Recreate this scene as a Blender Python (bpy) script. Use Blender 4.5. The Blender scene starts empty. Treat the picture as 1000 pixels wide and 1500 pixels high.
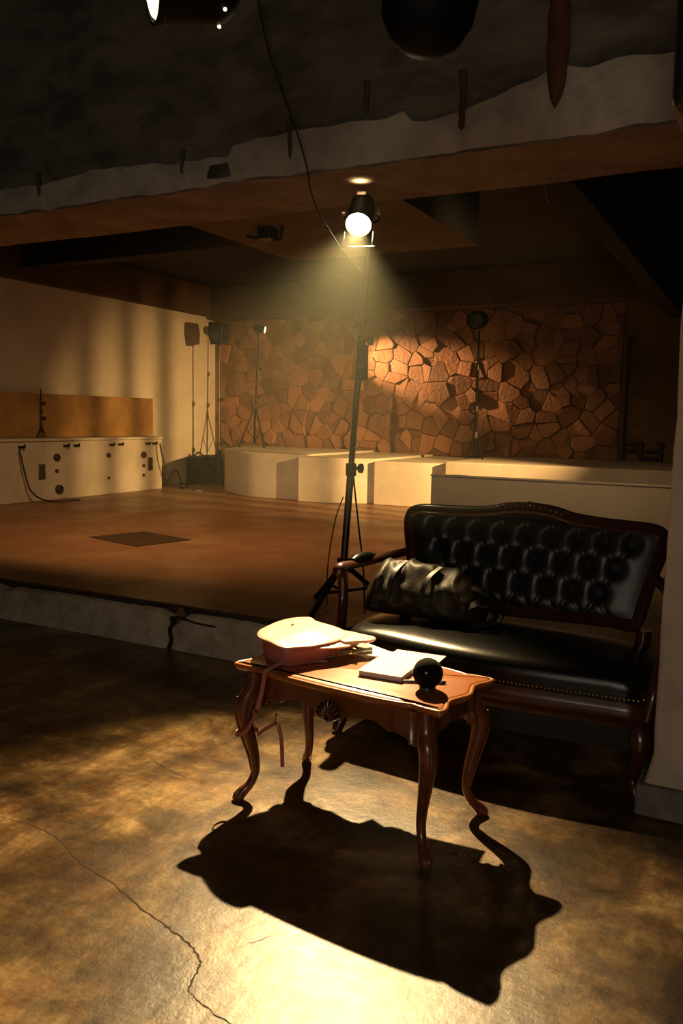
import bpy, bmesh, math, random
from mathutils import Vector, Matrix, noise
random.seed(11)
C = bpy.context.scene.collection
PI = math.pi
V = Vector

# ------------------------------------------------------------------ helpers
def link(name, me, mat, parent=None, loc=(0, 0, 0), rot=(0, 0, 0)):
    o = bpy.data.objects.new(name, me)
    C.objects.link(o)
    for m in (mat if isinstance(mat, (list, tuple)) else [mat]):
        me.materials.append(m)
    o.location = loc
    o.rotation_euler = rot
    if parent:
        o.parent = parent
    return o

def obj(name, bm, mat, parent=None, loc=(0, 0, 0), rot=(0, 0, 0), smooth=True, ang=40, bevel=0, seg=2, label=None):
    bmesh.ops.recalc_face_normals(bm, faces=bm.faces)
    me = bpy.data.meshes.new(name)
    bm.to_mesh(me)
    bm.free()
    if smooth:
        for p in me.polygons:
            p.use_smooth = True
        me.set_sharp_from_angle(angle=math.radians(ang))
    o = link(name, me, mat, parent, loc, rot)
    if bevel:
        md = o.modifiers.new('bevel', 'BEVEL')
        md.width = bevel
        md.segments = seg
        md.limit_method = 'ANGLE'
    if label:
        o['label'] = label
    return o

def thing(name, label, cat, loc=(0, 0, 0), rot=(0, 0, 0), group=None):
    o = bpy.data.objects.new(name, None)
    o.empty_display_size = 0.1
    C.objects.link(o)
    o.location = loc
    o.rotation_euler = rot
    tag(o, label, cat, group)
    return o

def tag(o, label, cat, group=None, kind=None):
    o['label'] = label
    o['category'] = cat
    if group:
        o['group'] = group
    if kind:
        o['kind'] = kind
    return o

def structure(name, bm, mat, parent=None, **kw):
    o = obj(name, bm, mat, parent, **kw)
    if parent is None:
        o['kind'] = 'structure'
    return o

def box(bm, x0, x1, y0, y1, z0, z1):
    vs = [bm.verts.new((x, y, z)) for z in (z0, z1) for y in (y0, y1) for x in (x0, x1)]
    for f in ((0, 1, 3, 2), (4, 6, 7, 5), (0, 4, 5, 1), (2, 3, 7, 6), (0, 2, 6, 4), (1, 5, 7, 3)):
        bm.faces.new([vs[i] for i in f])
    return bm

def newbox(*a):
    return box(bmesh.new(), *a)

def grid_face(bm, rows):
    for a, b in zip(rows, rows[1:]):
        for i in range(len(a) - 1):
            bm.faces.new((a[i], a[i + 1], b[i + 1], b[i]))

def rings(bm, loops, closed=True, cap0=True, cap1=True):
    """loops: list of equally long point lists"""
    vl = [[bm.verts.new(p) for p in l] for l in loops]
    n = len(vl[0])
    for a, b in zip(vl, vl[1:]):
        for i in range(n if closed else n - 1):
            j = (i + 1) % n
            bm.faces.new((a[i], a[j], b[j], b[i]))
    if cap0:
        bm.faces.new(list(reversed(vl[0])))
    if cap1:
        bm.faces.new(vl[-1])
    return vl

def catmull(pts, n=8, closed=False):
    pts = [V(p) for p in pts]
    out = []
    m = len(pts)
    for i in range(m if closed else m - 1):
        if closed:
            p0, p1, p2, p3 = pts[(i - 1) % m], pts[i], pts[(i + 1) % m], pts[(i + 2) % m]
        else:
            p0, p1, p2, p3 = pts[max(i - 1, 0)], pts[i], pts[i + 1], pts[min(i + 2, m - 1)]
        for k in range(n):
            t = k / n
            out.append(0.5 * ((2 * p1) + (p2 - p0) * t + (2 * p0 - 5 * p1 + 4 * p2 - p3) * t * t + (3 * p1 - p0 - 3 * p2 + p3) * t ** 3))
    if not closed:
        out.append(pts[-1])
    return out

def lerp(a, b, t):
    return a + (b - a) * t

def tube(bm, path, r, n=10, sq=None, sub=0, caps=True):
    """sweep a circle (or a superellipse with aspect sq=(ax,ay)) along a path, radii may vary"""
    path = [V(p) for p in path]
    rr = list(r) if isinstance(r, (list, tuple)) else [r] * len(path)
    if sub:
        rp = catmull([(a, 0, 0) for a in rr], sub)
        path = catmull(path, sub)
        rr = [p.x for p in rp]
    m = len(path)
    t0 = (path[1] - path[0]).normalized()
    up = V((0, 0, 1)) if abs(t0.z) < 0.9 else V((0, 1, 0))
    nrm = (up - t0 * up.dot(t0)).normalized()
    loops = []
    for i, p in enumerate(path):
        t = (path[min(i + 1, m - 1)] - path[max(i - 1, 0)])
        t = t.normalized() if t.length > 1e-9 else t0
        nrm = (nrm - t * nrm.dot(t))
        nrm = nrm.normalized()
        b = t.cross(nrm)
        ax, ay = sq or (1, 1)
        loops.append([p + rr[i] * (ax * math.cos(2 * PI * k / n) * nrm + ay * math.sin(2 * PI * k / n) * b) for k in range(n)])
    rings(bm, loops, True, caps, caps)
    return bm

def newtube(path, r, **k):
    return tube(bmesh.new(), path, r, **k)

def ribbon(bm, path, width, thick, ref, sub=6):
    path = catmull(path, sub)
    refs = ref if callable(ref) else (lambda i, n: V(ref))
    m = len(path)
    loops = []
    for i, p in enumerate(path):
        t = (path[min(i + 1, m - 1)] - path[max(i - 1, 0)]).normalized()
        rf = refs(i / (m - 1), p)
        s = (rf - t * rf.dot(t)).normalized()
        q = t.cross(s)
        a, b = s * width / 2, q * thick / 2
        loops.append([p + a + b, p - a + b, p - a - b, p + a - b])
    rings(bm, loops)
    return bm

def lathe(bm, prof, n=24, M=None, cap0=True, cap1=True):
    M = M or Matrix()
    loops = [[M @ V((max(r, 1e-4) * math.cos(2 * PI * k / n), max(r, 1e-4) * math.sin(2 * PI * k / n), z)) for k in range(n)] for r, z in prof]
    rings(bm, loops, True, cap0, cap1)
    return bm

def newlathe(prof, n=24, M=None, **k):
    return lathe(bmesh.new(), prof, n, M, **k)

def sphere(bm, c, r, n=16, m=10, s=(1, 1, 1)):
    c = V(c)
    loops = []
    for j in range(m + 1):
        a = -PI / 2 + PI * j / m
        q = max(math.cos(a), 1e-3)
        loops.append([c + V((r * s[0] * q * math.cos(2 * PI * k / n), r * s[1] * q * math.sin(2 * PI * k / n), r * s[2] * math.sin(a))) for k in range(n)])
    rings(bm, loops)
    return bm

def prism(bm, pts, z0, z1):
    rings(bm, [[(p[0], p[1], z0) for p in pts], [(p[0], p[1], z1) for p in pts]])
    return bm

def aim(loc, target):
    return (V(target) - V(loc)).to_track_quat('-Z', 'Y').to_euler()

# ------------------------------------------------------------------ materials
def mat(name, col, rough=0.6, metal=0.0, spec=0.5, col2=None, scale=6.0, detail=6.0, bump=0.0, bscale=None, coat=0.0, rough2=None, dist=0.3, lo=0.35, hi=0.65, stretch=None):
    m = bpy.data.materials.new(name)
    m.use_nodes = True
    nt = m.node_tree
    N, L = nt.nodes, nt.links
    b = N['Principled BSDF']
    b.inputs['Base Color'].default_value = (*col, 1)
    b.inputs['Roughness'].default_value = rough
    b.inputs['Metallic'].default_value = metal
    b.inputs['Specular IOR Level'].default_value = spec
    b.inputs['Coat Weight'].default_value = coat
    b.inputs['Coat Roughness'].default_value = 0.15
    tc = N.new('ShaderNodeTexCoord')
    src = tc.outputs['Object']
    if stretch:
        mp = N.new('ShaderNodeMapping')
        mp.inputs['Scale'].default_value = stretch
        L.new(src, mp.inputs['Vector'])
        src = mp.outputs['Vector']
    if col2 or rough2 is not None:
        no = N.new('ShaderNodeTexNoise')
        no.inputs['Scale'].default_value = scale
        no.inputs['Detail'].default_value = detail
        no.inputs['Roughness'].default_value = 0.62
        no.inputs['Distortion'].default_value = dist
        L.new(src, no.inputs['Vector'])
        mr = N.new('ShaderNodeMapRange')
        mr.inputs['From Min'].default_value = lo
        mr.inputs['From Max'].default_value = hi
        L.new(no.outputs['Fac'], mr.inputs['Value'])
        if col2:
            mx = N.new('ShaderNodeMix')
            mx.data_type = 'RGBA'
            mx.inputs['A'].default_value = (*col, 1)
            mx.inputs['B'].default_value = (*col2, 1)
            L.new(mr.outputs['Result'], mx.inputs['Factor'])
            L.new(mx.outputs['Result'], b.inputs['Base Color'])
        if rough2 is not None:
            m2 = N.new('ShaderNodeMapRange')
            m2.inputs['To Min'].default_value = rough
            m2.inputs['To Max'].default_value = rough2
            L.new(mr.outputs['Result'], m2.inputs['Value'])
            L.new(m2.outputs['Result'], b.inputs['Roughness'])
    if bump:
        n2 = N.new('ShaderNodeTexNoise')
        n2.inputs['Scale'].default_value = bscale or scale * 4
        n2.inputs['Detail'].default_value = 8
        L.new(src, n2.inputs['Vector'])
        bp = N.new('ShaderNodeBump')
        bp.inputs['Strength'].default_value = bump
        bp.inputs['Distance'].default_value = 0.02
        L.new(n2.outputs['Fac'], bp.inputs['Height'])
        L.new(bp.outputs['Normal'], b.inputs['Normal'])
    return m

def emit(name, col, s):
    m = bpy.data.materials.new(name)
    m.use_nodes = True
    nt = m.node_tree
    nt.nodes.clear()
    e = nt.nodes.new('ShaderNodeEmission')
    e.inputs['Color'].default_value = (*col, 1)
    e.inputs['Strength'].default_value = s
    o = nt.nodes.new('ShaderNodeOutputMaterial')
    nt.links.new(e.outputs[0], o.inputs['Surface'])
    return m

def floor_material():
    m = bpy.data.materials.new('stained_concrete')
    m.use_nodes = True
    nt = m.node_tree
    N, L = nt.nodes, nt.links
    b = N['Principled BSDF']
    tc = N.new('ShaderNodeTexCoord')
    def nz(scale, detail, rough=0.6, dist=0.0, off=0, stretch=None, rotz=0.0):
        mp = N.new('ShaderNodeMapping')
        mp.inputs['Location'].default_value = (off, off * 0.7, 0)
        mp.inputs['Rotation'].default_value = (0, 0, rotz)
        mp.inputs['Scale'].default_value = stretch or (1, 1, 1)
        L.new(tc.outputs['Object'], mp.inputs['Vector'])
        n = N.new('ShaderNodeTexNoise')
        n.inputs['Scale'].default_value = scale
        n.inputs['Detail'].default_value = detail
        n.inputs['Roughness'].default_value = rough
        n.inputs['Distortion'].default_value = dist
        L.new(mp.outputs['Vector'], n.inputs['Vector'])
        return n.outputs['Fac']
    def ramp(f, stops):
        r = N.new('ShaderNodeValToRGB')
        e = r.color_ramp.elements
        while len(e) < len(stops):
            e.new(0.5)
        for el, (p, c) in zip(e, stops):
            el.position = p
            el.color = (*c, 1)
        L.new(f, r.inputs['Fac'])
        return r.outputs['Color']
    def mix(a, bb, f, mode='MIX'):
        x = N.new('ShaderNodeMix')
        x.data_type = 'RGBA'
        x.blend_type = mode
        L.new(a, x.inputs['A'])
        L.new(bb, x.inputs['B'])
        if isinstance(f, float):
            x.inputs['Factor'].default_value = f
        else:
            L.new(f, x.inputs['Factor'])
        return x.outputs['Result']
    base = ramp(nz(2.6, 10, 0.66, 0.5), [(0.36, (0.05, 0.03, 0.013)), (0.5, (0.17, 0.11, 0.048)), (0.64, (0.46, 0.34, 0.17))])
    red = ramp(nz(6.0, 8, 0.7, 0.8, 3.1), [(0.35, (0.62, 0.42, 0.30)), (0.6, (1, 1, 1))])
    c = mix(base, red, 0.8, 'MULTIPLY')
    streak = ramp(nz(7.0, 8, 0.7, 0.4, 5.0, (1, 0.22, 1), 0.7), [(0.38, (0.6, 0.58, 0.55)), (0.62, (1.15, 1.12, 1.05))])
    c = mix(c, streak, 0.6, 'MULTIPLY')
    s2 = ramp(nz(9.0, 9, 0.75, 0.2, 12.0, (0.12, 1, 1), -0.5), [(0.40, (0.55, 0.52, 0.48)), (0.60, (1.2, 1.17, 1.1))])
    c = mix(c, s2, 0.65, 'MULTIPLY')
    s3 = ramp(nz(14.0, 9, 0.75, 0.1, 21.0, (1, 0.08, 1), 0.25), [(0.42, (0.7, 0.68, 0.65)), (0.62, (1.25, 1.22, 1.15))])
    c = mix(c, s3, 0.6, 'MULTIPLY')
    blot = ramp(nz(1.1, 6, 0.7, 0.6, 17.0), [(0.42, (0.45, 0.40, 0.34)), (0.58, (1.1, 1.1, 1.1))])
    c = mix(c, blot, 0.7, 'MULTIPLY')
    fine = ramp(nz(48, 6, 0.75, 0.2, 8.3), [(0.36, (0.62, 0.6, 0.55)), (0.6, (1.1, 1.1, 1.1))])
    c = mix(c, fine, 0.7, 'MULTIPLY')
    L.new(c, b.inputs['Base Color'])
    rg = N.new('ShaderNodeMapRange')
    rg.inputs['To Min'].default_value = 0.24
    b.inputs['Specular IOR Level'].default_value = 0.7
    rg.inputs['To Max'].default_value = 0.44
    L.new(nz(5.0, 6, 0.6, 0.3, 9.2), rg.inputs['Value'])
    L.new(rg.outputs['Result'], b.inputs['Roughness'])
    bp = N.new('ShaderNodeBump')
    bp.inputs['Strength'].default_value = 0.25
    bp.inputs['Distance'].default_value = 0.01
    L.new(nz(18, 10, 0.7, 0.2, 1.7), bp.inputs['Height'])
    L.new(bp.outputs['Normal'], b.inputs['Normal'])
    return m

M = dict(
    floor=floor_material(),
    crack=mat('crack_dirt', (0.035, 0.022, 0.012), 0.9),
    stage=mat('stage_paint', (0.19, 0.092, 0.042), 0.5, col2=(0.27, 0.14, 0.068), scale=1.6, detail=9, bump=0.12, bscale=14, rough2=0.36),
    concrete=mat('curb_concrete', (0.66, 0.55, 0.40), 0.85, col2=(0.36, 0.29, 0.20), scale=5, bump=0.5, bscale=22),
    tar=mat('curb_edge', (0.03, 0.02, 0.014), 0.8, col2=(0.07, 0.05, 0.035), scale=9, bump=0.5),
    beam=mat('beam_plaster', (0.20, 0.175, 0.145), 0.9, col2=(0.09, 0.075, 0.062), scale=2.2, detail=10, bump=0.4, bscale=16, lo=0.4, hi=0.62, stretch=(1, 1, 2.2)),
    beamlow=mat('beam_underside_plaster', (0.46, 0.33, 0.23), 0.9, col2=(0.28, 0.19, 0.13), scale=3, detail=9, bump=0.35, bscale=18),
    paint=mat('beam_white_paint', (0.60, 0.55, 0.47), 0.85, col2=(0.38, 0.34, 0.28), scale=5, detail=9, bump=0.3, bscale=20),
    rust=mat('rust_stain', (0.085, 0.032, 0.016), 0.85, col2=(0.15, 0.06, 0.03), scale=8),
    darkstain=mat('dark_stain', (0.07, 0.055, 0.045), 0.9, col2=(0.13, 0.10, 0.08), scale=12),
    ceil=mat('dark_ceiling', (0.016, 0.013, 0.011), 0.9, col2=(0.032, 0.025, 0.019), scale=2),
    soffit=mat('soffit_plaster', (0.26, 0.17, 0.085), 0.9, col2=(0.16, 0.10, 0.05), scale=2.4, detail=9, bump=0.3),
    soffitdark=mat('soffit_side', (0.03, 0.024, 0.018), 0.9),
    fascia=mat('brown_fascia', (0.11, 0.06, 0.024), 0.85, col2=(0.055, 0.03, 0.014), scale=1.8, detail=8, bump=0.2),
    white=mat('white_wall', (0.62, 0.57, 0.48), 0.75, col2=(0.52, 0.46, 0.38), scale=1.4, bump=0.12, bscale=20),
    plinth=mat('white_plinth', (0.60, 0.56, 0.49), 0.7, col2=(0.50, 0.45, 0.37), scale=2.5, bump=0.1, bscale=20),
    backwall=mat('brown_plaster', (0.22, 0.13, 0.055), 0.85, col2=(0.11, 0.062, 0.028), scale=1.5, detail=9, bump=0.5, bscale=9),
    stone=mat('stone_veneer', (0.32, 0.155, 0.078), 0.8, col2=(0.18, 0.08, 0.038), scale=1.3, detail=8, bump=0.6, bscale=18),
    pillar=mat('pillar_paint', (0.56, 0.47, 0.38), 0.8, col2=(0.40, 0.33, 0.26), scale=4, detail=9, bump=0.35, bscale=16),
    plinthbase=mat('pillar_base', (0.22, 0.19, 0.165), 0.8, col2=(0.13, 0.11, 0.095), scale=12, bump=0.5),
    wood=mat('cherry_wood', (0.17, 0.05, 0.016), 0.3, col2=(0.11, 0.03, 0.010), scale=3.0, detail=7, stretch=(1, 6, 6), coat=0.4),
    topwood=mat('cherry_tabletop', (0.42, 0.135, 0.032), 0.34, col2=(0.32, 0.09, 0.02), scale=3.0, detail=7, stretch=(1, 7, 4), coat=0.4, rough2=0.42),
    darkwood=mat('mahogany', (0.065, 0.016, 0.009), 0.32, col2=(0.035, 0.009, 0.006), scale=6, stretch=(2, 6, 6), coat=0.5),
    leather=mat('black_leather', (0.006, 0.006, 0.0055), 0.27, bump=0.04, bscale=120, spec=0.35),
    leatherback=mat('black_leather_back', (0.011, 0.012, 0.014), 0.4, bump=0.05, bscale=120, spec=0.6),
    brass=mat('aged_brass', (0.55, 0.38, 0.14), 0.3, metal=1),
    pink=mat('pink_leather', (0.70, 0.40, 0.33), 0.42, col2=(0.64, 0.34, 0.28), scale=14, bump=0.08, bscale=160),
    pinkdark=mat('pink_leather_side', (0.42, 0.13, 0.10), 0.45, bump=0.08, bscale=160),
    grey=mat('grey_cloth', (0.20, 0.20, 0.17), 0.6, bump=0.1, bscale=140),
    paper=mat('white_paper', (0.82, 0.80, 0.74), 0.7),
    pages=mat('page_edges', (0.72, 0.66, 0.55), 0.8, col2=(0.6, 0.54, 0.44), scale=4, stretch=(1, 1, 160)),
    black=mat('black_plastic', (0.014, 0.014, 0.014), 0.45),
    blackmat=mat('black_foam', (0.006, 0.006, 0.006), 0.9, spec=0.12, bump=0.15, bscale=220),
    blackmetal=mat('black_metal', (0.005, 0.005, 0.0045), 0.6, spec=0.12),
    steel=mat('dark_steel', (0.10, 0.095, 0.08), 0.38, metal=0.8),
    chrome=mat('worn_chrome', (0.6, 0.58, 0.52), 0.25, metal=1),
    dotwhite=mat('white_dot', (0.65, 0.65, 0.62), 0.5),
    nylon=mat('dark_bag_leather', (0.026, 0.019, 0.010), 0.5, spec=0.3, col2=(0.017, 0.013, 0.007), scale=8, bump=0.08, bscale=60),
    cable=mat('black_cable', (0.012, 0.011, 0.01), 0.6),
    board=mat('brown_board', (0.42, 0.25, 0.08), 0.55, col2=(0.24, 0.13, 0.04), scale=1.6, detail=8),
    casemat=mat('black_case', (0.008, 0.007, 0.006), 0.7, bump=0.2),
    pipe=mat('dark_pipe', (0.06, 0.04, 0.025), 0.5, metal=0.4),
    hatch=mat('dark_hatch', (0.055, 0.028, 0.014), 0.6, col2=(0.035, 0.018, 0.009), scale=5),
    inside=mat('can_inside', (0.55, 0.48, 0.32), 0.35, metal=0.6),
    bulb=emit('lamp_glow', (1.0, 0.86, 0.5), 60),
    bulbsmall=emit('small_lamp_glow', (1.0, 0.72, 0.3), 9),
    bulbdim=emit('lamp_lens_glow', (1.0, 0.82, 0.48), 2.2),
)

# ------------------------------------------------------------------ the room
Z_STAGE = 0.25
def per_island(m, lo, hi):
    nt = m.node_tree
    b = nt.nodes['Principled BSDF']
    g = nt.nodes.new('ShaderNodeNewGeometry')
    mr = nt.nodes.new('ShaderNodeMapRange')
    mr.inputs['To Min'].default_value = lo
    mr.inputs['To Max'].default_value = hi
    nt.links.new(g.outputs['Random Per Island'], mr.inputs['Value'])
    hs = nt.nodes.new('ShaderNodeHueSaturation')
    nt.links.new(mr.outputs['Result'], hs.inputs['Value'])
    src = b.inputs['Base Color'].links[0].from_socket
    nt.links.new(src, hs.inputs['Color'])
    nt.links.new(hs.outputs['Color'], b.inputs['Base Color'])
per_island(M['stone'], 0.55, 1.25)
bm = bmesh.new()
box(bm, -9.8, 4.5, -3.2, 4.25, -0.2, 0.0)
floor = structure('floor', bm, M['floor'], smooth=False)

def crack(path, w, name='crack'):
    b = bmesh.new()
    pts = catmull([(x, y, 0.0012) for x, y in path], 7)
    rnd = random.Random(len(path) * 7 + int(abs(path[0][0]) * 100))
    l, r = [], []
    for i, p in enumerate(pts):
        t = (pts[min(i + 1, len(pts) - 1)] - pts[max(i - 1, 0)]).normalized()
        s = V((-t.y, t.x, 0))
        j = rnd.uniform(-0.004, 0.004)
        ww = w * rnd.uniform(0.35, 1.3) * (0.25 + 0.75 * math.sin(PI * min(max(i / (len(pts) - 1), 0.04), 0.96)))
        l.append(b.verts.new(p + s * (j + ww)))
        r.append(b.verts.new(p + s * (j - ww)))
    for i in range(len(l) - 1):
        b.faces.new((l[i], r[i], r[i + 1], l[i + 1]))
    return obj(name, b, M['crack'], floor)

crack([(-2.458, 2.003), (-2.329, 2.016), (-2.175, 2.001), (-1.957, 1.915), (-1.805, 1.883), (-1.639, 1.825), (-1.518, 1.793), (-1.425, 1.764), (-1.355, 1.739), (-1.311, 1.713), (-1.289, 1.676), (-1.272, 1.624), (-1.262, 1.599), (-1.238, 1.589), (-1.186, 1.569), (-1.099, 1.552), (-1.0, 1.53)], 0.0032)
crack([(-2.372, 2.718), (-2.213, 2.644), (-2.062, 2.614)], 0.0014)
crack([(-1.176, 1.917), (-1.225, 1.846), (-1.255, 1.788)], 0.0012)
crack([(-2.118, 1.978), (-2.084, 2.109), (-2.095, 2.19)], 0.0012)

bm = bmesh.new()
box(bm, -10.1, 4.5, 4.2, 13.6, -0.1, Z_STAGE)
stage = structure('floor_stage', bm, M['stage'], smooth=False)

# the curb: irregular concrete blocks along the stage front
bm = bmesh.new()
n = 240
loops = []
for i in range(n + 1):
    x = -9.8 + 14.3 * i / n
    w = 0.012 * (noise.noise(V((x * 2.1, 1.3, 0))) + 0.6 * noise.noise(V((x * 7, 4, 0))))
    t = 0.014 * noise.noise(V((x * 3.7, 9.1, 2))) + 0.008 * noise.noise(V((x * 13, 2.1, 2)))
    chip = 0.10 * math.exp(-((x + 3.36) / 0.075) ** 2) + 0.05 * math.exp(-((x + 4.93) / 0.07) ** 2)
    groove = 0.02 * math.exp(-((x + 3.36) / 0.03) ** 2)
    fy = 4.085 + w + groove
    top = Z_STAGE - 0.016 + t * 0.8 - chip * 0.75
    loops.append([(x, 4.205, -0.02), (x, fy - 0.01, -0.02), (x, fy, 0.02), (x, fy + 0.004, top - 0.02), (x, fy + 0.03 + chip * 0.3, top), (x, 4.205, min(top + 0.012, Z_STAGE - 0.002))])
rings(bm, loops)
curb = structure('trim_1', bm, M['concrete'], ang=60)
b = bmesh.new()
ribbon(b, [(-3.372, 4.10, 0.0), (-3.352, 4.105, 0.06), (-3.368, 4.108, 0.12), (-3.35, 4.112, 0.16), (-3.36, 4.12, 0.21)], 0.022, 0.05, lambda t, p: V((1, 0, 0)))
obj('crack', b, M['crack'], curb)
b = bmesh.new()
ribbon(b, [(-3.36, 4.10, 0.20), (-3.26, 4.095, 0.212), (-3.13, 4.092, 0.20), (-3.0, 4.092, 0.196)], 0.010, 0.035, lambda t, p: V((0, 0, 1)))
obj('crack', b, M['crack'], curb)
bm = bmesh.new()
loops = []
for i in range(n + 1):
    x = -9.8 + 14.3 * i / n
    w = 0.018 * noise.noise(V((x * 2.9, 7.3, 0))) + 0.012 * noise.noise(V((x * 11, 4, 3)))
    chip = 0.045 * math.exp(-((x + 3.36) / 0.09) ** 2) + 0.03 * math.exp(-((x + 4.93) / 0.09) ** 2)
    a = 4.158 + w * 0.7 + chip
    zt = Z_STAGE + 0.008 + 0.004 * noise.noise(V((x * 5, 1, 8)))
    loops.append([(x, 4.26, Z_STAGE - 0.06), (x, a + 0.01, Z_STAGE - 0.03 - chip), (x, a, Z_STAGE - 0.004), (x, a + 0.02, zt), (x, 4.2, zt), (x, 4.26 + w, Z_STAGE + 0.002)])
rings(bm, loops)
structure('trim_2', bm, M['tar'], ang=60)

# walls
bm = newbox(-10.1, -9.85, 4.2, 13.6, 0, 3.42)
structure('wall_left', bm, M['white'], smooth=False)
bm = newbox(-10.1, -9.8, -3.2, 4.2, 0, 4.7)
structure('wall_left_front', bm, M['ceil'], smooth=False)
bm = newbox(-10.1, 4.7, 13.4, 13.7, 0, 4.1)
structure('wall_back', bm, M['backwall'], smooth=False)
bm = newbox(4.5, 4.7, -3.2, 13.5, 0, 4.7)
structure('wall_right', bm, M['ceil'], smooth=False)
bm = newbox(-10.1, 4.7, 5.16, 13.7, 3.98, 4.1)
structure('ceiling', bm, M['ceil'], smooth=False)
bm = newbox(-10.1, 4.7, -3.2, 4.4, 4.7, 4.8)
structure('ceiling_front', bm, M['ceil'], smooth=False)
# fascias above the left and the back wall
bm = newbox(-10.05, -9.72, 5.16, 13.42, 3.42, 3.98)
structure('trim_3', bm, M['fascia'], bevel=0.02)
bm = newbox(-9.74, 4.5, 13.06, 13.42, 3.36, 3.98)
structure('trim_4', bm, M['fascia'], bevel=0.02)

# the big concrete beam: a pitted front face, a plastered underside
bm = bmesh.new()
nx, rows_z = 300, [2.95, 2.965, 3.0, 3.05, 3.12, 3.2, 3.3, 3.5, 3.8, 4.2, 4.75]
X0, X1 = -9.8, 4.5
def edge_y(x):
    return 4.40 + 0.018 * noise.noise(V((x * 1.7, 0.4, 0))) + 0.010 * noise.noise(V((x * 9, 2.4, 0)))
def edge_z(x):
    return 0.012 * noise.noise(V((x * 2.3, 5.4, 0))) + 0.008 * noise.noise(V((x * 12, 8.4, 0)))
gr = []
for z in rows_z:
    row = []
    for i in range(nx + 1):
        x = X0 + (X1 - X0) * i / nx
        k = max(0, 1 - (z - 2.95) / 0.12)
        row.append(bm.verts.new((x, edge_y(x) * k + (1 - k) * (4.40 + 0.012 * noise.noise(V((x * 2, z * 3, 1)))) + 0.01 * k * k, z + edge_z(x) * k)))
    gr.append(row)
grid_face(bm, gr)
top = gr[-1]
bk = [bm.verts.new((v.co.x, 5.16, 4.75)) for v in top]
grid_face(bm, [top, bk])
low = gr[0]
nf = len(bm.faces)
ys = [4.5, 4.62, 4.75, 4.9, 5.05, 5.16]
prev = low
und = []
for y in ys:
    row = [bm.verts.new((v.co.x, y + (0.006 * noise.noise(V((v.co.x * 6, 1, 1))) if y < 5.1 else 0.02 * noise.noise(V((v.co.x * 1.2, 3, 1)))), 2.95 + 0.008 * noise.noise(V((v.co.x * 1.5, y * 3, 3))))) for v in low]
    und.append(row)
grid_face(bm, [low] + und)
bm.faces.ensure_lookup_table()
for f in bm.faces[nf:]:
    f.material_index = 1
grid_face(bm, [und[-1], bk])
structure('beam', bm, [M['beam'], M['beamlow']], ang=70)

# remains of white paint along the lower part of the beam face (a skin 3 mm thick)
bm = bmesh.new()
lo, up = [], []
for i in range(nx + 1):
    x = X0 + (X1 - X0) * i / nx
    h = 0.19 + 0.05 * noise.noise(V((x * 1.1, 7, 3))) + 0.03 * noise.noise(V((x * 6, 3, 3)))
    h += 0.06 if -3.1 < x < -1.9 else 0
    h += 0.14 * max(0, min(1, (x + 1.6) / 0.5))
    l = 0.006 + 0.016 * noise.noise(V((x * 5, 1, 4)))
    lo.append((x, edge_y(x) - 0.006, 2.955 + l + edge_z(x)))
    up.append((x, 4.380 + 0.012 * noise.noise(V((x * 2, 3.1 * 3, 1))), 2.95 + h))
mid = [((a[0] + b[0]) / 2, min(a[1], b[1]) - 0.006, (a[2] + b[2]) / 2) for a, b in zip(lo, up)]
back = [(a[0], a[1] + 0.03, a[2]) for a in up]
back0 = [(a[0], a[1] + 0.03, a[2]) for a in lo]
rings(bm, [list(q) for q in zip(back0, lo, mid, up, back)])
beam_paint = obj('paint_skin', bm, M['paint'], bpy.data.objects['beam'], ang=60)

def stain(x, z0, z1, w0, w1, m, name='stain', y=4.362):
    b = bmesh.new()
    l, r = [], []
    for i in range(25):
        t = i / 24
        z = lerp(z0, z1, t)
        w = lerp(w0, w1, t) * (1 + 0.35 * noise.noise(V((x * 5, z * 9, 2)))) * (math.sqrt(max(0.02, 1 - ((0.12 - t) / 0.12) ** 2)) if t < 0.12 else 1)
        xo = 0.012 * noise.noise(V((z * 5, x, 5)))
        l.append(b.verts.new((x + xo - w / 2, y, z)))
        r.append(b.verts.new((x + xo + w / 2, y, z)))
    grid_face(b, [l, r])
    for f in list(b.faces):
        pass
    o = obj(name, b, m, bpy.data.objects['beam'])
    sd = o.modifiers.new('thick', 'SOLIDIFY')
    sd.thickness = 0.003
    return o
stain(-1.085, 3.09, 4.3, 0.075, 0.19, M['rust'])
stain(-1.585, 3.05, 3.36, 0.03, 0.045, M['rust'])
stain(-2.66, 3.04, 3.27, 0.022, 0.03, M['darkstain'])
stain(-3.47, 3.05, 3.2, 0.02, 0.028, M['darkstain'])
stain(-4.75, 3.05, 3.22, 0.02, 0.03, M['darkstain'])
stain(-2.16, 3.22, 3.4, 0.02, 0.03, M['darkstain'])
stain(-3.18, 2.99, 3.07, 0.17, 0.14, M['darkstain'])

# low soffit between the beam and the back wall, and a thin joist right of it
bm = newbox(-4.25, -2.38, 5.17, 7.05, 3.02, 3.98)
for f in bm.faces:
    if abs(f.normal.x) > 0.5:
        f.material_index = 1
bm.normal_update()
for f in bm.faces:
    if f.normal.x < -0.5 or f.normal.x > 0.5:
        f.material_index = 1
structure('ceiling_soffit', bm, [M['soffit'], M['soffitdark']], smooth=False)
bm = newbox(-1.42, -1.24, 5.17, 13.1, 3.05, 3.98)
structure('ceiling_joist', bm, M['ceil'], bevel=0.01)
bm = newbox(-9.74, -4.25, 8.6, 8.85, 3.6, 3.98)
structure('ceiling_joist_cross', bm, M['ceil'], bevel=0.01)

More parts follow.
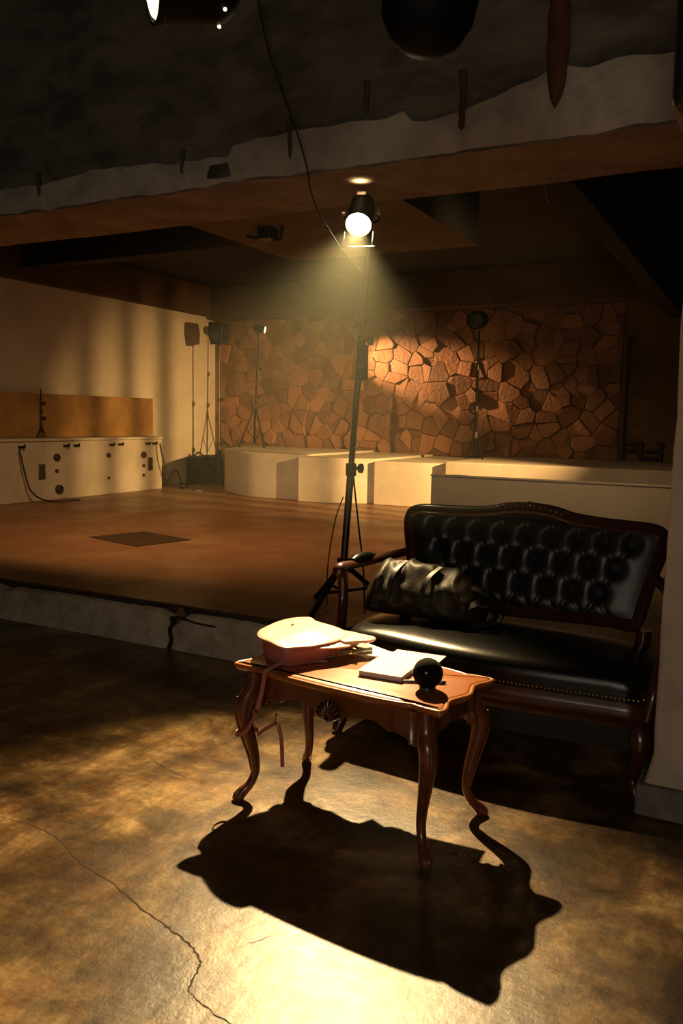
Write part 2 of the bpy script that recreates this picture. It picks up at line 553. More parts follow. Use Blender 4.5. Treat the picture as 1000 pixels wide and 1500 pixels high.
# pillar at the right
bm = bmesh.new()
loops = []
for k in range(41):
    z = 4.7 * k / 40
    e = 0.010 * noise.noise(V((0, 2, z * 3))) + 0.007 * noise.noise(V((3, 2, z * 14)))
    g = 0.025 if z < 0.13 else 0.0
    loops.append([(-0.325 - g + e + 0.004 * z, 3.26 - g, z), (0.2, 3.26 - g, z), (0.2, 3.72, z), (-0.325 - g + e + 0.004 * z, 3.72, z)])
rings(bm, loops)
pil = structure('pillar', bm, M['pillar'], ang=20, bevel=0.012)
bm = newbox(-0.375, 0.23, 3.205, 3.75, 0, 0.125)
obj('base', bm, M['plinthbase'], pil, bevel=0.012)
bm = newbox(-0.195, 0.12, 3.242, 3.258, 0.16, 3.2)
obj('panel_board', bm, M['pillar'], pil, bevel=0.004)

# rough stone veneer on the back wall
def clip(poly, px, py, nx_, ny_):
    out = []
    for i in range(len(poly)):
        a, b = poly[i], poly[(i + 1) % len(poly)]
        da = (a[0] - px) * nx_ + (a[1] - py) * ny_
        db = (b[0] - px) * nx_ + (b[1] - py) * ny_
        if da <= 0:
            out.append(a)
        if (da < 0 < db) or (db < 0 < da):
            t = da / (da - db)
            out.append((a[0] + (b[0] - a[0]) * t, a[1] + (b[1] - a[1]) * t))
    return out
rs = random.Random(5)
sx0, sx1, sz0, sz1 = -9.7, -2.12, 0.9, 3.36
cw, ch = 0.27, 0.25
cols, rws = int((sx1 - sx0) / cw) + 1, int((sz1 - sz0) / ch) + 1
site = {}
for i in range(-2, cols + 2):
    for j in range(-2, rws + 2):
        site[i, j] = (sx0 + (i + 0.5 + rs.uniform(-0.62, 0.62)) * cw, sz0 + (j + 0.5 + rs.uniform(-0.62, 0.62)) * ch)
bm = bmesh.new()
for i in range(cols):
    for j in range(rws):
        cx, cz = site[i, j]
        poly = [(sx0, sz0), (sx1, sz0), (sx1, sz1), (sx0, sz1)]
        for a in range(-2, 3):
            for b in range(-2, 3):
                if (a or b) and (i + a, j + b) in site:
                    qx, qz = site[i + a, j + b]
                    poly = clip(poly, (cx + qx) / 2, (cz + qz) / 2, qx - cx, qz - cz)
                    if not poly:
                        break
            if not poly:
                break
        if len(poly) < 3:
            continue
        mx = sum(p[0] for p in poly) / len(poly)
        mz = sum(p[1] for p in poly) / len(poly)
        d = rs.choice([0.012, 0.02, 0.03, 0.035, 0.05, 0.075]) + rs.uniform(-0.008, 0.012)
        tx, tz = rs.uniform(-0.13, 0.13), rs.uniform(-0.09, 0.09)
        def sc(k, yy, tilt):
            out = []
            for p in poly:
                x, z = mx + (p[0] - mx) * k, mz + (p[1] - mz) * k
                out.append((x, 13.405 - yy - (tilt * ((x - mx) * tx + (z - mz) * tz)), z))
            return out
        rings(bm, [sc(0.985, -0.02, 0), sc(0.975, d * 0.6, 1), sc(0.93, d * 0.93, 1), sc(0.84, d, 1)], True, False, True)
structure('wall_back_stonework', bm, M['stone'], smooth=False)

# ------------------------------------------------------------------ furniture on the stage
def plinth(label, front, z, loc=(0, 0, 0)):
    x1, x0 = front[-1][0], front[0][0]
    pts = catmull([(p[0], p[1], 0) for p in front], 8)
    loop = [(p.x, p.y) for p in pts] + [(x1, 13.3), (x0, 13.3)]
    b = bmesh.new()
    cx, cy = sum(p[0] for p in loop) / len(loop), 11.8
    prism(b, loop, Z_STAGE, z)
    o = obj('curved_plinth', b, M['plinth'], ang=35, bevel=0.012)
    tag(o, label, 'plinth', 'low white plinths along the stone wall')
    return o
plinth('low white curved plinth with rounded left end beside the black case', [(-8.72, 12.6), (-8.55, 11.95), (-8.2, 11.45), (-7.84, 11.12), (-7.55, 10.90), (-7.3, 10.79), (-6.9, 10.75), (-6.29, 10.75)], 0.955)
plinth('low white plinth section just behind the tall lamp stand', [(-6.28, 10.62), (-5.9, 10.67), (-5.5, 10.82), (-5.16, 11.03)], 0.925)
plinth('low white plinth section left of the pale partition panel', [(-5.15, 10.90), (-4.8, 10.93), (-4.4, 11.0), (-4.06, 11.12)], 0.895)
plinth('long dim greenish plinth section behind the pale partition panel', [(-4.05, 10.92), (-3.0, 10.9), (-1.0, 10.9), (1.0, 10.9)], 0.93)

part = thing('partition_panel', 'long low pale partition panel standing on the stage behind the sofa', 'panel', (-1.0, 7.0, Z_STAGE))
obj('board', newbox(-1.72, 1.6, -0.02, 0.02, 0.0, 0.755), M['white'], part, bevel=0.005)
obj('cap_strip', newbox(-1.725, 1.6, -0.026, 0.026, 0.752, 0.768), M['plinth'], part, bevel=0.003)
obj('tape', newbox(-1.52, -1.40, -0.029, 0.029, 0.7675, 0.770), M['paper'], part, label='scrap of white tape on the top edge')
for xx in (-1.4, 0.2):
    obj('foot', newbox(xx - 0.03, xx + 0.03, 0.02, 0.3, 0, 0.04), M['white'], part)

# bench along the left wall with sockets, backboard above it
bench = thing('storage_bench', 'long low white bench with cable sockets along the left wall', 'bench', (-9.3, 9.0, Z_STAGE))
def bf(y):
    return 0.05 * math.cos((y + 0.2) / 2.6 * PI) * 0.6
pts = []
for i in range(25):
    y = -4.3 + 6.42 * i / 24
    pts.append((0.04 * math.cos((y - 0.3) * 0.9), y))
loop = pts + [(-0.54, 2.12), (-0.54, -4.3)]
obj('body', prism(bmesh.new(), loop, 0, 0.86), M['plinth'], bench, bevel=0.01)
loop2 = [(x + 0.03, y) for x, y in pts] + [(-0.54, 2.15), (-0.54, -4.3)]
obj('bench_top', prism(bmesh.new(), loop2, 0.861, 0.90), M['plinth'], bench, bevel=0.008)
def fx(y):
    return 0.04 * math.cos((y - 0.3) * 0.9)
RX = Matrix.Rotation(PI / 2, 4, 'Y')
for y, z, r, d in ((-0.28, 0.62, 0.075, 0.05), (-0.28, 0.42, 0.04, 0.03), (-0.25, 0.15, 0.09, 0.06), (0.78, 0.62, 0.05, 0.04), (0.78, 0.26, 0.03, 0.03), (1.62, 0.60, 0.075, 0.05), (1.62, 0.42, 0.035, 0.04), (1.62, 0.26, 0.035, 0.03)):
    r *= 0.75
    obj('socket', newlathe([(r, 0), (r, d * 0.6), (r * 0.75, d), (r * 0.6, d * 0.6)], 16, Matrix.Translation((fx(y) - 0.005, y, z)) @ RX), M['pipe'], bench)
for y, z in ((-0.55, 0.42), (1.8, 0.44)):
    obj('cover_plate', newbox(fx(y) - 0.002, fx(y) + 0.012, y - 0.06, y + 0.06, z - 0.11, z + 0.11), M['steel'], bench, bevel=0.008)
for y in (-0.9, -0.1, 0.1, 0.85, 1.05, 1.72, 1.9):
    b = bmesh.new()
    box(b, fx(y) - 0.002, fx(y) + 0.03, y - 0.045, y + 0.045, 0.77, 0.80)
    tube(b, [(fx(y) + 0.03, y, 0.78), (fx(y) + 0.07, y, 0.78), (fx(y) + 0.075, y, 0.82)], 0.014, n=8)
    obj('hook', b, M['blackmetal'], bench)
bb = obj('backboard', newbox(-9.66, -9.60, 4.6, 11.25, 1.15 + 0.003, 1.80), M['board'], bevel=0.006)
tag(bb, 'long brown board standing on the white bench against left wall', 'board')

def cable(name, label, path, r=0.009, group=None, sub=8, cat='cable'):
    o = obj(name, newtube(path, r, n=7, sub=sub), M['cable'])
    return tag(o, label, cat, group)
cable('cable', 'black cable hanging from bench hooks at far left of the bench', [(-9.20, 8.0, 1.02), (-9.17, 8.05, 0.7), (-9.14, 8.15, 0.4), (-9.05, 8.4, 0.262), (-8.9, 8.8, 0.262)], 0.012)
cable('cable', 'pair-ended black cable hanging down the right end of the bench', [(-9.2, 10.95, 1.04), (-9.16, 10.97, 0.8), (-9.1, 11.1, 0.45), (-9.0, 11.3, 0.266), (-9.2, 11.7, 0.266), (-9.40, 11.9, 0.266), (-9.42, 12.15, 0.266)], 0.014)
cable('cable', 'loose black cable coil lying on stage by the left wall', [(-9.70, 11.6, 0.264), (-9.70, 11.72, 0.30), (-9.70, 11.85, 0.45), (-9.69, 11.95, 0.52), (-9.67, 12.05, 0.42), (-9.66, 12.06, 0.264), (-9.64, 11.95, 0.264), (-9.62, 12.2, 0.264)], 0.012)

# ------------------------------------------------------------------ lamp stands
def tripod(root, hub, foot_z, spread, legs, r=0.014, brace=True, m=None, pole=()):
    m = m or M['blackmetal']
    for a in legs:
        dx, dy = math.cos(a), math.sin(a)
        b = newtube([(hub.x + dx * 0.02, hub.y + dy * 0.02, hub.z), (hub.x + dx * spread, hub.y + dy * spread, foot_z + r)], r, n=8)
        sphere(b, (hub.x + dx * spread, hub.y + dy * spread, foot_z + r * 1.1), r * 1.25, 8, 6)
        obj('leg', b, m, root)
        if brace:
            q = 0.55
            obj('brace', newtube([(hub.x, hub.y, foot_z + 0.12), (hub.x + dx * spread * q, hub.y + dy * spread * q, lerp(hub.z, foot_z + r, q))], r * 0.6, n=6), m, root)

def stand(label, base, hub_z, spread, top, legs, radii=(0.02, 0.016, 0.012), joints=(0.38, 0.7), group='tripod lamp stands at the back of the stage', name='lamp_stand', m=None):
    base, top = V(base), V(top)
    root = thing(name, label, 'lamp stand', base, group=group)
    T = top - base
    def at(z):
        return V((T.x * z / T.z, T.y * z / T.z, z))
    zs = [0.09] + [T.z * j for j in joints] + [T.z]
    for k in range(3):
        obj('pole', newtube([at(zs[k]), at(zs[k + 1] + (0 if k == 2 else 0.02))], radii[k], n=10), m or M['steel'], root)
        if k < 2:
            p = at(zs[k + 1])
            b = newtube([p - V((0, 0, 0.05)), p + V((0, 0, 0.03))], radii[k] * 1.45, n=10)
            c = obj('collar', b, M['black'], root)
            obj('knob', newlathe([(0.012, 0), (0.012, 0.035), (0.03, 0.036), (0.032, 0.055), (0.01, 0.058)], 10, Matrix.Translation(p + V((radii[k], 0, 0))) @ RX), M['black'], c)
    hub = at(hub_z)
    obj('hub', newtube([hub - V((0, 0, 0.04)), hub + V((0, 0, 0.05))], radii[0] * 1.8, n=12), M['black'], root)
    tripod(root, hub, 0.0, spread, legs, radii[0] * 0.7)
    return root

def can_lamp(name, label, loc, target, r, L, lens, cat='stage lamp', group=None, rim=True, yoke=True, lens_in=0.0):
    root = thing(name, label, cat, loc, aim(loc, target), group)
    prof = [(r * 0.98, -L * 0.5), (r * 1.06, -L * 0.5), (r * 1.06, -L * 0.42), (r, -L * 0.40), (r, L * 0.18), (r * 0.94, L * 0.3), (r * 0.75, L * 0.42), (r * 0.42, L * 0.5), (0.001, L * 0.52)]
    inner = [(r * 0.35, L * 0.2), (r * 0.9, L * 0.1), (r * 0.95, -L * 0.4)]
    obj('can', newlathe(inner + prof, 32, cap0=True), M['blackmetal'], root)
    obj('lens', newlathe([(r * 0.93, -L * 0.42 + lens_in), (r * 0.88, -L * 0.45 + lens_in), (r * 0.6, -L * 0.49 + lens_in), (0.001, -L * 0.51 + lens_in)], 32), lens, root, label='glowing round lens')
    return root

# -- the tall stand with the shining lamp
legsA = (math.radians(165), math.radians(280), math.radians(40))
main = stand('tall black tripod stand rising behind the left arm of the sofa', (-2.455, 4.72, Z_STAGE), 0.29, 0.34, (-2.335, 4.80, 2.68), (math.radians(262), math.radians(38), math.radians(150)), (0.024, 0.020, 0.0155), (0.385, 0.72), group=None)
main_knob = [c for c in main.children if c.name.startswith('collar')]
bx = obj('dimmer_box', newbox(0.10, 0.155, -0.03, 0.035, 1.50, 1.72), M['black'], main, bevel=0.006)
obj('dimmer_label', newbox(0.112, 0.148, -0.0312, -0.0298, 1.575, 1.60), M['steel'], bx)
obj('stand_cable', newtube([(0.135, -0.01, 1.72), (0.14, 0, 1.95), (0.15, 0.03, 2.2)], 0.006, n=7, sub=8), M['cable'], main)
obj('stand_cable', newtube([(0.125, -0.01, 1.50), (0.10, -0.02, 1.3), (0.085, -0.03, 1.15), (0.095, -0.035, 0.92), (0.14, -0.04, 0.6), (0.19, -0.05, 0.28), (0.21, -0.06, 0.01)], 0.006, n=7, sub=8), M['cable'], main)
obj('stand_cable', newtube([(0.02, -0.02, 0.75), (-0.03, -0.03, 0.6), (-0.08, -0.03, 0.3), (-0.10, 0, 0.01)], 0.004, n=7, sub=8), M['cable'], main)

KEY = V((-2.335, 4.68, 2.77))
POOL = V((-1.42, 1.85, 0))
lampA = can_lamp('spotlight', 'shining black can spotlight on top of the tall tripod stand', KEY, POOL, 0.080, 0.30, M['bulb'], lens_in=0.012)
b = bmesh.new()
for sx in (-1, 1):
    tube(b, [(sx * 0.088, -0.03, -0.13), (sx * 0.086, -0.085, -0.25)], 0.0012, n=6)
tube(b, [(-0.105, -0.085, -0.25), (0.105, -0.085, -0.25)], 0.004, n=6)
for sx in (-0.075, 0.075):
    tube(b, [(sx, -0.085, -0.25), (sx * 1.05, -0.093, -0.243)], 0.006, n=6)
obj('gel_clip', b, M['chrome'], lampA)
b = bmesh.new()
tube(b, [(-0.10, 0, 0.0), (-0.105, -0.06, 0.03), (-0.06, -0.11, 0.07), (0.06, -0.11, 0.07), (0.105, -0.06, 0.03), (0.10, 0, 0.0)], 0.008, n=8, sub=6)
obj('yoke', b, M['blackmetal'], lampA)
for sx in (-1, 1):
    obj('yoke_knob', newlathe([(0.018, 0), (0.02, 0.02), (0.008, 0.024)], 12, Matrix.Translation((sx * 0.098, 0, 0)) @ Matrix.Rotation(sx * PI / 2, 4, 'Y')), M['chrome'], lampA)
b = bmesh.new()
box(b, -0.03, 0.03, 0.079, 0.089, 0.05, 0.09)
obj('bracket', b, M['chrome'], lampA, bevel=0.003)

# -- lamps on the back stands
S1 = stand('grey tripod stand with black lamp box in the left back corner', (-9.02, 12.38, Z_STAGE), 0.62, 0.32, (-9.0, 12.38, 2.78), (math.radians(205), math.radians(320), math.radians(100)), (0.024, 0.02, 0.016), (0.3, 0.62))
lp = thing('fresnel_lamp', 'unlit black box lamp on stand in front of the left wall', 'stage lamp', (-8.99, 12.36, 3.012), (0.1, 0, 0.12))
b = bmesh.new()
rings(b, [[(-0.11, -0.16, -0.2), (0.11, -0.16, -0.2), (0.11, 0.14, -0.17), (-0.11, 0.14, -0.17)], [(-0.15, -0.17, 0.02), (0.15, -0.17, 0.02), (0.14, 0.16, 0.02), (-0.14, 0.16, 0.02)], [(-0.13, -0.15, 0.2), (0.13, -0.15, 0.2), (0.12, 0.13, 0.18), (-0.12, 0.13, 0.18)]])
obj('housing', b, M['black'], lp, bevel=0.012)
obj('lens', newlathe([(0.095, 0), (0.095, 0.02), (0.05, 0.04), (0.001, 0.045)], 24, Matrix.Translation((0, -0.165, -0.02)) @ Matrix.Rotation(PI / 2, 4, 'X')), M['steel'], lp)
obj('mount', newtube([(0, 0, -0.22), (0, 0, -0.16)], 0.025, n=10), M['blackmetal'], lp)

S2 = stand('dark tripod stand carrying the small glowing lamp on the curved plinth', (-8.33, 12.5, 0.957), 0.72, 0.30, (-8.24, 12.5, 2.98), (math.radians(200), math.radians(335), math.radians(90)), (0.018, 0.015, 0.012), (0.45, 0.7), m=M['blackmetal'])
lamp2 = can_lamp('small_spotlight', 'small glowing can lamp aimed at the stone wall', (-8.19, 12.45, 3.07), (-5.7, 13.4, 2.55), 0.07, 0.22, M['bulbsmall'])
obj('yoke', newtube([(0.0, -0.075, 0.0), (0.0, -0.1, 0.02), (-0.03, -0.1, 0.05)], 0.012, n=8), M['blackmetal'], lamp2)
S3 = stand('dark lamp stand in front of the lit stonework', (-3.98, 12.0, 0.933), 0.36, 0.13, (-3.98, 12.0, 2.85), (math.radians(190), math.radians(350), math.radians(90)), (0.024, 0.02, 0.015), (0.4, 0.72), m=M['blackmetal'])
lamp3 = can_lamp('unlit_spotlight', 'unlit black can lamp on the stand before the stonework', (-3.97, 11.93, 3.0), (-4.3, 8.5, 2.6), 0.13, 0.26, M['black'])
obj('clamp', newtube([(0, -0.02, 0.06), (0, -0.135, 0.02)], 0.02, n=8), M['blackmetal'], lamp3)
S4 = stand('thin small stand on bench top in front of the brown board', (-9.42, 8.6, 1.153), 0.14, 0.075, (-9.42, 8.6, 1.86), (math.radians(200), math.radians(330), math.radians(90)), (0.011, 0.009, 0.008), (0.4, 0.7), m=M['blackmetal'])

case = thing('equipment_case', 'black equipment case on stage in the left corner below the lamp box', 'case', (-9.56, 12.62, Z_STAGE))
obj('body', newbox(-0.24, 0.25, -0.22, 0.25, 0.0, 0.42), M['casemat'], case, bevel=0.03)
obj('lid', newbox(-0.245, 0.255, -0.225, 0.255, 0.421, 0.50), M['casemat'], case, bevel=0.03)
obj('handle', newtube([(-0.07, -0.22, 0.3), (-0.06, -0.27, 0.3), (0.06, -0.27, 0.3), (0.07, -0.22, 0.3)], 0.012, n=8, sub=4), M['steel'], case)
cable('cable', 'black cable looping over the black case beside the plinth', [(-9.74, 12.62, 0.771), (-9.66, 12.5, 0.771), (-9.55, 12.47, 0.83), (-9.46, 12.5, 0.771), (-9.40, 12.62, 0.771)], 0.016)

# pipes low on the back wall at the right
pp = thing('pipe_valve', 'dark pipes with valves low on the back wall at right', 'pipes', (-1.7, 13.3, 0.93))
for xx in (-0.07, 0.22):
    obj('riser', newtube([(xx, 0, 0.0), (xx, 0, 0.26)], 0.03, n=10), M['pipe'], pp)
    obj('valve', newlathe([(0.02, 0.24), (0.05, 0.26), (0.05, 0.29), (0.02, 0.31)], 12, Matrix.Translation((xx, 0, 0))), M['pipe'], pp)
obj('cross_pipe', newtube([(-0.30, 0, 0.16), (-0.07, 0, 0.17), (0.22, 0, 0.17)], 0.022, n=10), M['pipe'], pp)
obj('cross_pipe', newtube([(-0.07, 0, 0.06), (0.22, 0, 0.06)], 0.022, n=10), M['pipe'], pp)
obj('cross_pipe', newtube([(-0.30, 0, 0.27), (-0.07, 0, 0.27)], 0.015, n=10), M['pipe'], pp)
obj('drain_pipe', newtube([(-0.35, 0, 0.02), (-0.35, 0, 1.9)], 0.05, n=12), M['pipe'], pp)

# trapdoor
b = bmesh.new()
prism(b, [(-6.14, 6.19), (-5.32, 5.98), (-5.17, 6.62), (-5.96, 6.81)], Z_STAGE - 0.004, Z_STAGE + 0.006)
tag(obj('trapdoor', b, M['hatch']), 'dark square trapdoor set in the brown stage floor', 'trapdoor')
b = bmesh.new()
box(b, -8.55, -8.45, 11.1, 11.15, Z_STAGE, Z_STAGE + 0.015)
tag(obj('paper_scrap', b, M['paper'], bevel=0.003), 'tiny pale paper scrap on stage by the curved plinth', 'scrap')

# ------------------------------------------------------------------ hung from above
cable('hanging_cable', 'thin black cable hanging down in front of the beam', [(-2.87, 4.25, 4.72), (-2.84, 4.25, 4.1), (-2.817, 4.25, 3.914), (-2.735, 4.25, 3.6), (-2.568, 4.25, 3.196), (-2.482, 4.25, 2.958), (-2.448, 4.25, 2.803), (-2.40, 4.3, 2.66), (-2.36, 4.5, 2.50), (-2.345, 4.76, 2.40)], 0.005)
cable('wire_end', 'short bright wire end hanging under the beam at right', [(-1.325, 5.10, 2.955), (-1.316, 5.1, 2.916), (-1.302, 5.1, 2.86), (-1.286, 5.1, 2.813)], 0.003).data.materials[0] = M['chrome']
jb = thing('junction_box', 'grey conduit box on the soffit left of the shining spotlight', 'junction box', (-3.72, 5.75, 3.02))
obj('box_body', newbox(-0.06, 0.06, -0.05, 0.09, -0.09, 0.0), M['steel'], jb, bevel=0.008)
obj('conduit', newtube([(0.16, -0.02, 0), (0.12, 0.03, -0.07), (0.06, 0.05, -0.09), (-0.25, 0.09, -0.03)], 0.014, n=8, sub=5), M['steel'], jb)

pa = can_lamp('par_lamp', 'glowing can lamp hanging at top left above the beam', (-1.655, 2.15, 2.83), (-3.25, 0.30, 2.53), 0.125, 0.27, M['bulbdim'], lens_in=-0.012)
for k in range(9):
    a = 2 * PI * k / 9
    obj('vent_hole', sphere(bmesh.new(), (0.1255 * math.cos(a), 0.1255 * math.sin(a), 0.065), 0.006, 8, 6), M['bulbdim'], pa)
obj('hanger', newtube([(-0.02, 0.10, 0.02), (0, 0.30, 0.06), (0, 1.9, 0.1)], 0.012, n=8), M['blackmetal'], pa)
bl = thing('round_lamp', 'black round-bottomed lamp housing hanging at top centre', 'stage lamp', (-0.855, 2.07, 2.52))
obj('housing', newlathe([(0.001, -0.085), (0.05, -0.078), (0.09, -0.05), (0.118, 0.0), (0.125, 0.06), (0.125, 0.3), (0.09, 0.36), (0.001, 0.37)], 32, Matrix.Translation((0, 0, 0)) @ Matrix.Rotation(0.12, 4, 'Y')), M['blackmetal'], bl)
obj('hanger', newtube([(0.04, 0, 0.36), (0.04, 0, 2.2)], 0.012, n=8), M['blackmetal'], bl)
sp = thing('loudspeaker', 'black loudspeaker with rounded corner hanging at top right edge', 'loudspeaker', (-0.16, 2.95, 2.46))
obj('cabinet', newbox(-0.185, 0.2, -0.16, 0.16, 0.0, 0.6), M['black'], sp, bevel=0.04, seg=4)
obj('grille', newbox(-0.15, 0.16, -0.168, -0.158, 0.04, 0.56), M['blackmat'], sp, bevel=0.004)
obj('bracket', newtube([(0, 0, 0.58), (0, 0, 2.25)], 0.015, n=8), M['blackmetal'], sp)
hb = thing('small_hanging_lamp', 'small dark blurred lamp hanging at top beside the cable', 'stage lamp', (-1.62, 2.95, 3.20))
obj('housing', newlathe([(0.06, 0), (0.075, 0.02), (0.07, 0.16), (0.04, 0.2), (0.001, 0.21)], 20), M['blackmetal'], hb)
obj('hanger', newtube([(0, 0, 0.2), (0, 0, 1.5)], 0.01, n=8), M['blackmetal'], hb)

# ------------------------------------------------------------------ side table
TX, TY, TA, TH = -1.327, 2.735, -0.112, 0.553
TROT = Matrix.Translation((TX, TY, 0)) @ Matrix.Rotation(TA, 4, 'Z')
table = thing('side_table', 'glossy cherry wood table with curved legs in the spotlight before the sofa', 'table', (TX, TY, 0), (0, 0, TA))
Q = [(0.0, -0.243), (0.14, -0.240), (0.25, -0.231), (0.315, -0.219), (0.332, -0.212), (0.352, -0.218), (0.395, -0.222), (0.430, -0.222), (0.443, -0.214), (0.447, -0.190), (0.440, -0.160), (0.426, -0.125), (0.422, -0.095), (0.434, -0.055), (0.446, -0.02), (0.448, 0.0)]
half = [V((x * 1.022, y, 0)) for x, y in Q]
quad = catmull(half, 4)
quad = [p for p in quad]
outl = [(p.x, p.y) for p in quad] + [(p.x, -p.y) for p in reversed(quad[:-1])]
outl = outl + [(-x, y) for x, y in reversed(outl[1:-1])]
def inset(pts, d):
    n = len(pts)
    out = []
    for i in range(n):
        a, b = V((*pts[i - 1], 0)), V((*pts[(i + 1) % n], 0))
        t = (b - a).normalized()
        nn = V((-t.y, t.x, 0))
        out.append((pts[i][0] + nn.x * d, pts[i][1] + nn.y * d))
    return out
bm = bmesh.new()
def lp_(d, z):
    return [(x, y, z) for x, y in inset(outl, d)]
rings(bm, [lp_(0.030, TH - 0.034), lp_(0.016, TH - 0.032), lp_(0.010, TH - 0.024), lp_(0.006, TH - 0.020), lp_(0.0, TH - 0.017), lp_(-0.001, TH - 0.010), lp_(0.003, TH - 0.004), lp_(0.010, TH - 0.0025), lp_(0.0135, TH - 0.0048), lp_(0.018, TH - 0.002), lp_(0.024, TH)])
obj('tabletop', bm, M['topwood'], table, ang=50)
# apron with a scalloped lower edge
def apron_z(x, y):
    ax = min(abs(x) / 0.36, 1.0)
    if abs(y) > 0.165:
        prof = [(0, 0.092), (0.10, 0.105), (0.17, 0.082), (0.32, 0.072), (0.5, 0.066), (0.62, 0.082), (0.68, 0.094), (0.74, 0.088), (0.86, 0.10), (0.95, 0.13), (1.0, 0.15)]
        t = ax
    else:
        prof = [(0, 0.075), (0.4, 0.070), (0.6, 0.082), (0.75, 0.080), (0.9, 0.11), (1.0, 0.15)]
        t = min(abs(y) / 0.165, 1.0)
    for (a, b), (c, d) in zip(prof, prof[1:]):
        if a <= t <= c:
            k = (t - a) / (c - a)
            k = k * k * (3 - 2 * k)
            return TH - 0.034 - lerp(b, d, k)
    return TH - 0.184
# refine outline for the apron
def densify(pts, step=0.008):
    out = []
    for i in range(len(pts)):
        a, b = V((*pts[i], 0)), V((*pts[(i + 1) % len(pts)], 0))
        k = max(1, int((b - a).length / step))
        for j in range(k):
            p = a.lerp(b, j / k)
            out.append((p.x, p.y))
    return out
dn = densify(outl)
o1, o2 = inset(dn, 0.034), inset(dn, 0.052)
o0 = inset(dn, 0.030)
def cl(p):
    return (max(-0.405, min(0.405, p[0])), max(-0.2, min(0.2, p[1])))
bm = bmesh.new()
a = [(*cl(p), TH - 0.034) for p in o1]
b_ = [(*cl(p), apron_z(*q) + 0.012) for p, q in zip(o1, dn)]
b2 = [(*cl(p), apron_z(*q) + 0.008) for p, q in zip(o0, dn)]
c_ = [(*cl(p), apron_z(*q)) for p, q in zip(o0, dn)]
d_ = [(*cl(p), apron_z(*q)) for p, q in zip(o2, dn)]
e_ = [(*cl(p), TH - 0.034) for p in o2]
rings(bm, [a, b_, b2, c_, d_, e_, a], True, False, False)
bmesh.ops.remove_doubles(bm, verts=bm.verts, dist=1e-5)
obj('apron', bm, M['wood'], table, ang=45)
# carved shell in the middle of the front and back of the apron
for s in (1, -1):
    bm = bmesh.new()
    for k in range(9):
        a = math.radians(-80 + 20 * k)
        p0 = V((0, -0.214 * s, TH - 0.130))
        tip = V((0.052 * math.sin(a), -0.216 * s, TH - 0.125 + 0.062 * math.cos(a)))
        tube(bm, [p0, p0.lerp(tip, 0.5) + V((0, -0.010 * s, 0)), tip + V((0, -0.002 * s, 0))], [0.004, 0.008, 0.006], n=8, sub=4)
    sphere(bm, (0, -0.217 * s, TH - 0.132), 0.014, 12, 8, (1.3, 0.8, 0.8))
    obj('shell_carving', bm, M['darkwood'], table, ang=60)
# cabriole legs
for sx in (-1, 1):
    for sy in (-1, 1):
        path = [(sx * 0.375, sy * 0.178, TH - 0.034), (sx * 0.384, sy * 0.186, 0.45), (sx * 0.400, sy * 0.204, 0.405), (sx * 0.405, sy * 0.208, 0.36), (sx * 0.396, sy * 0.200, 0.29), (sx * 0.378, sy * 0.184, 0.20), (sx * 0.370, sy * 0.180, 0.12), (sx * 0.384, sy * 0.194, 0.065), (sx * 0.404, sy * 0.214, 0.035), (sx * 0.414, sy * 0.224, 0.014), (sx * 0.414, sy * 0.224, 0.0)]
        rad = [0.030, 0.033, 0.034, 0.032, 0.027, 0.021, 0.0175, 0.0175, 0.021, 0.021, 0.016]
        bm = newtube(path, rad, n=16, sub=5)
        obj('leg', bm, M['wood'], table, ang=60)
        lg = table.children[-1] if False else None
        # ridge running down the knee and the carved toe
        bm = newtube([(sx * 0.424, sy * 0.226, 0.42), (sx * 0.430, sy * 0.231, 0.36), (sx * 0.415, sy * 0.218, 0.27), (sx * 0.393, sy * 0.198, 0.18), (sx * 0.383, sy * 0.191, 0.12)], [0.004, 0.006, 0.005, 0.004, 0.003], n=8, sub=5)
        for k in (-1, 0, 1):
            c0, s0 = math.cos(0.5 * k), math.sin(0.5 * k)
            d = V((sx * 0.7071, sy * 0.7071, 0))
            d = V((d.x * c0 - d.y * s0, d.x * s0 + d.y * c0, 0))
            tube(bm, [V((sx * 0.404, sy * 0.214, 0.05)) + d * 0.010, V((sx * 0.414, sy * 0.224, 0.022)) + d * 0.019, V((sx * 0.414, sy * 0.224, 0.004)) + d * 0.020], [0.004, 0.007, 0.006], n=8, sub=4)
        obj('leg_carving', bm, M['wood'], table, ang=60)

# ------------------------------------------------------------------ things on the table
def on_table(name, label, cat, x, y, z=TH, rz=0.0, group=None):
    p = TROT @ V((x, y, z))
    return thing(name, label, cat, p, (0, 0, TA + rz), group)

# pink leather handbag lying flat
bag = on_table('handbag', 'pale pink leather handbag lying open on the table with strap dangling', 'handbag', 0, 0)
def smooth_loop(pts, n=6):
    return [(p.x, p.y) for p in catmull([(x, y, 0) for x, y in pts], n, True)]
def over_case(x, y):
    dx, dy = x + 0.212, y - 0.115
    lx = dx * math.cos(1.065) + dy * math.sin(1.065)
    ly = -dx * math.sin(1.065) + dy * math.cos(1.065)
    d = max(abs(lx) - 0.152, abs(ly) - 0.072)
    return 0.0015 + 0.027 * max(0.0, min(1.0, 1 - d / 0.02))
flap_o = smooth_loop([(-0.405, -0.125), (-0.455, -0.065), (-0.492, 0.02), (-0.508, 0.11), (-0.498, 0.20), (-0.452, 0.262), (-0.425, 0.262), (-0.375, 0.222), (-0.31, 0.200), (-0.22, 0.19), (-0.16, 0.15), (-0.150, 0.06), (-0.165, -0.04), (-0.215, -0.155), (-0.25, -0.180), (-0.32, -0.165)])
def top_z(x, y):
    return 0.086 + 0.007 * math.sin((x + 0.5) * 9) - 0.05 * max(0, (x + 0.30)) + 0.005 * noise.noise(V((x * 9, y * 9, 1)))
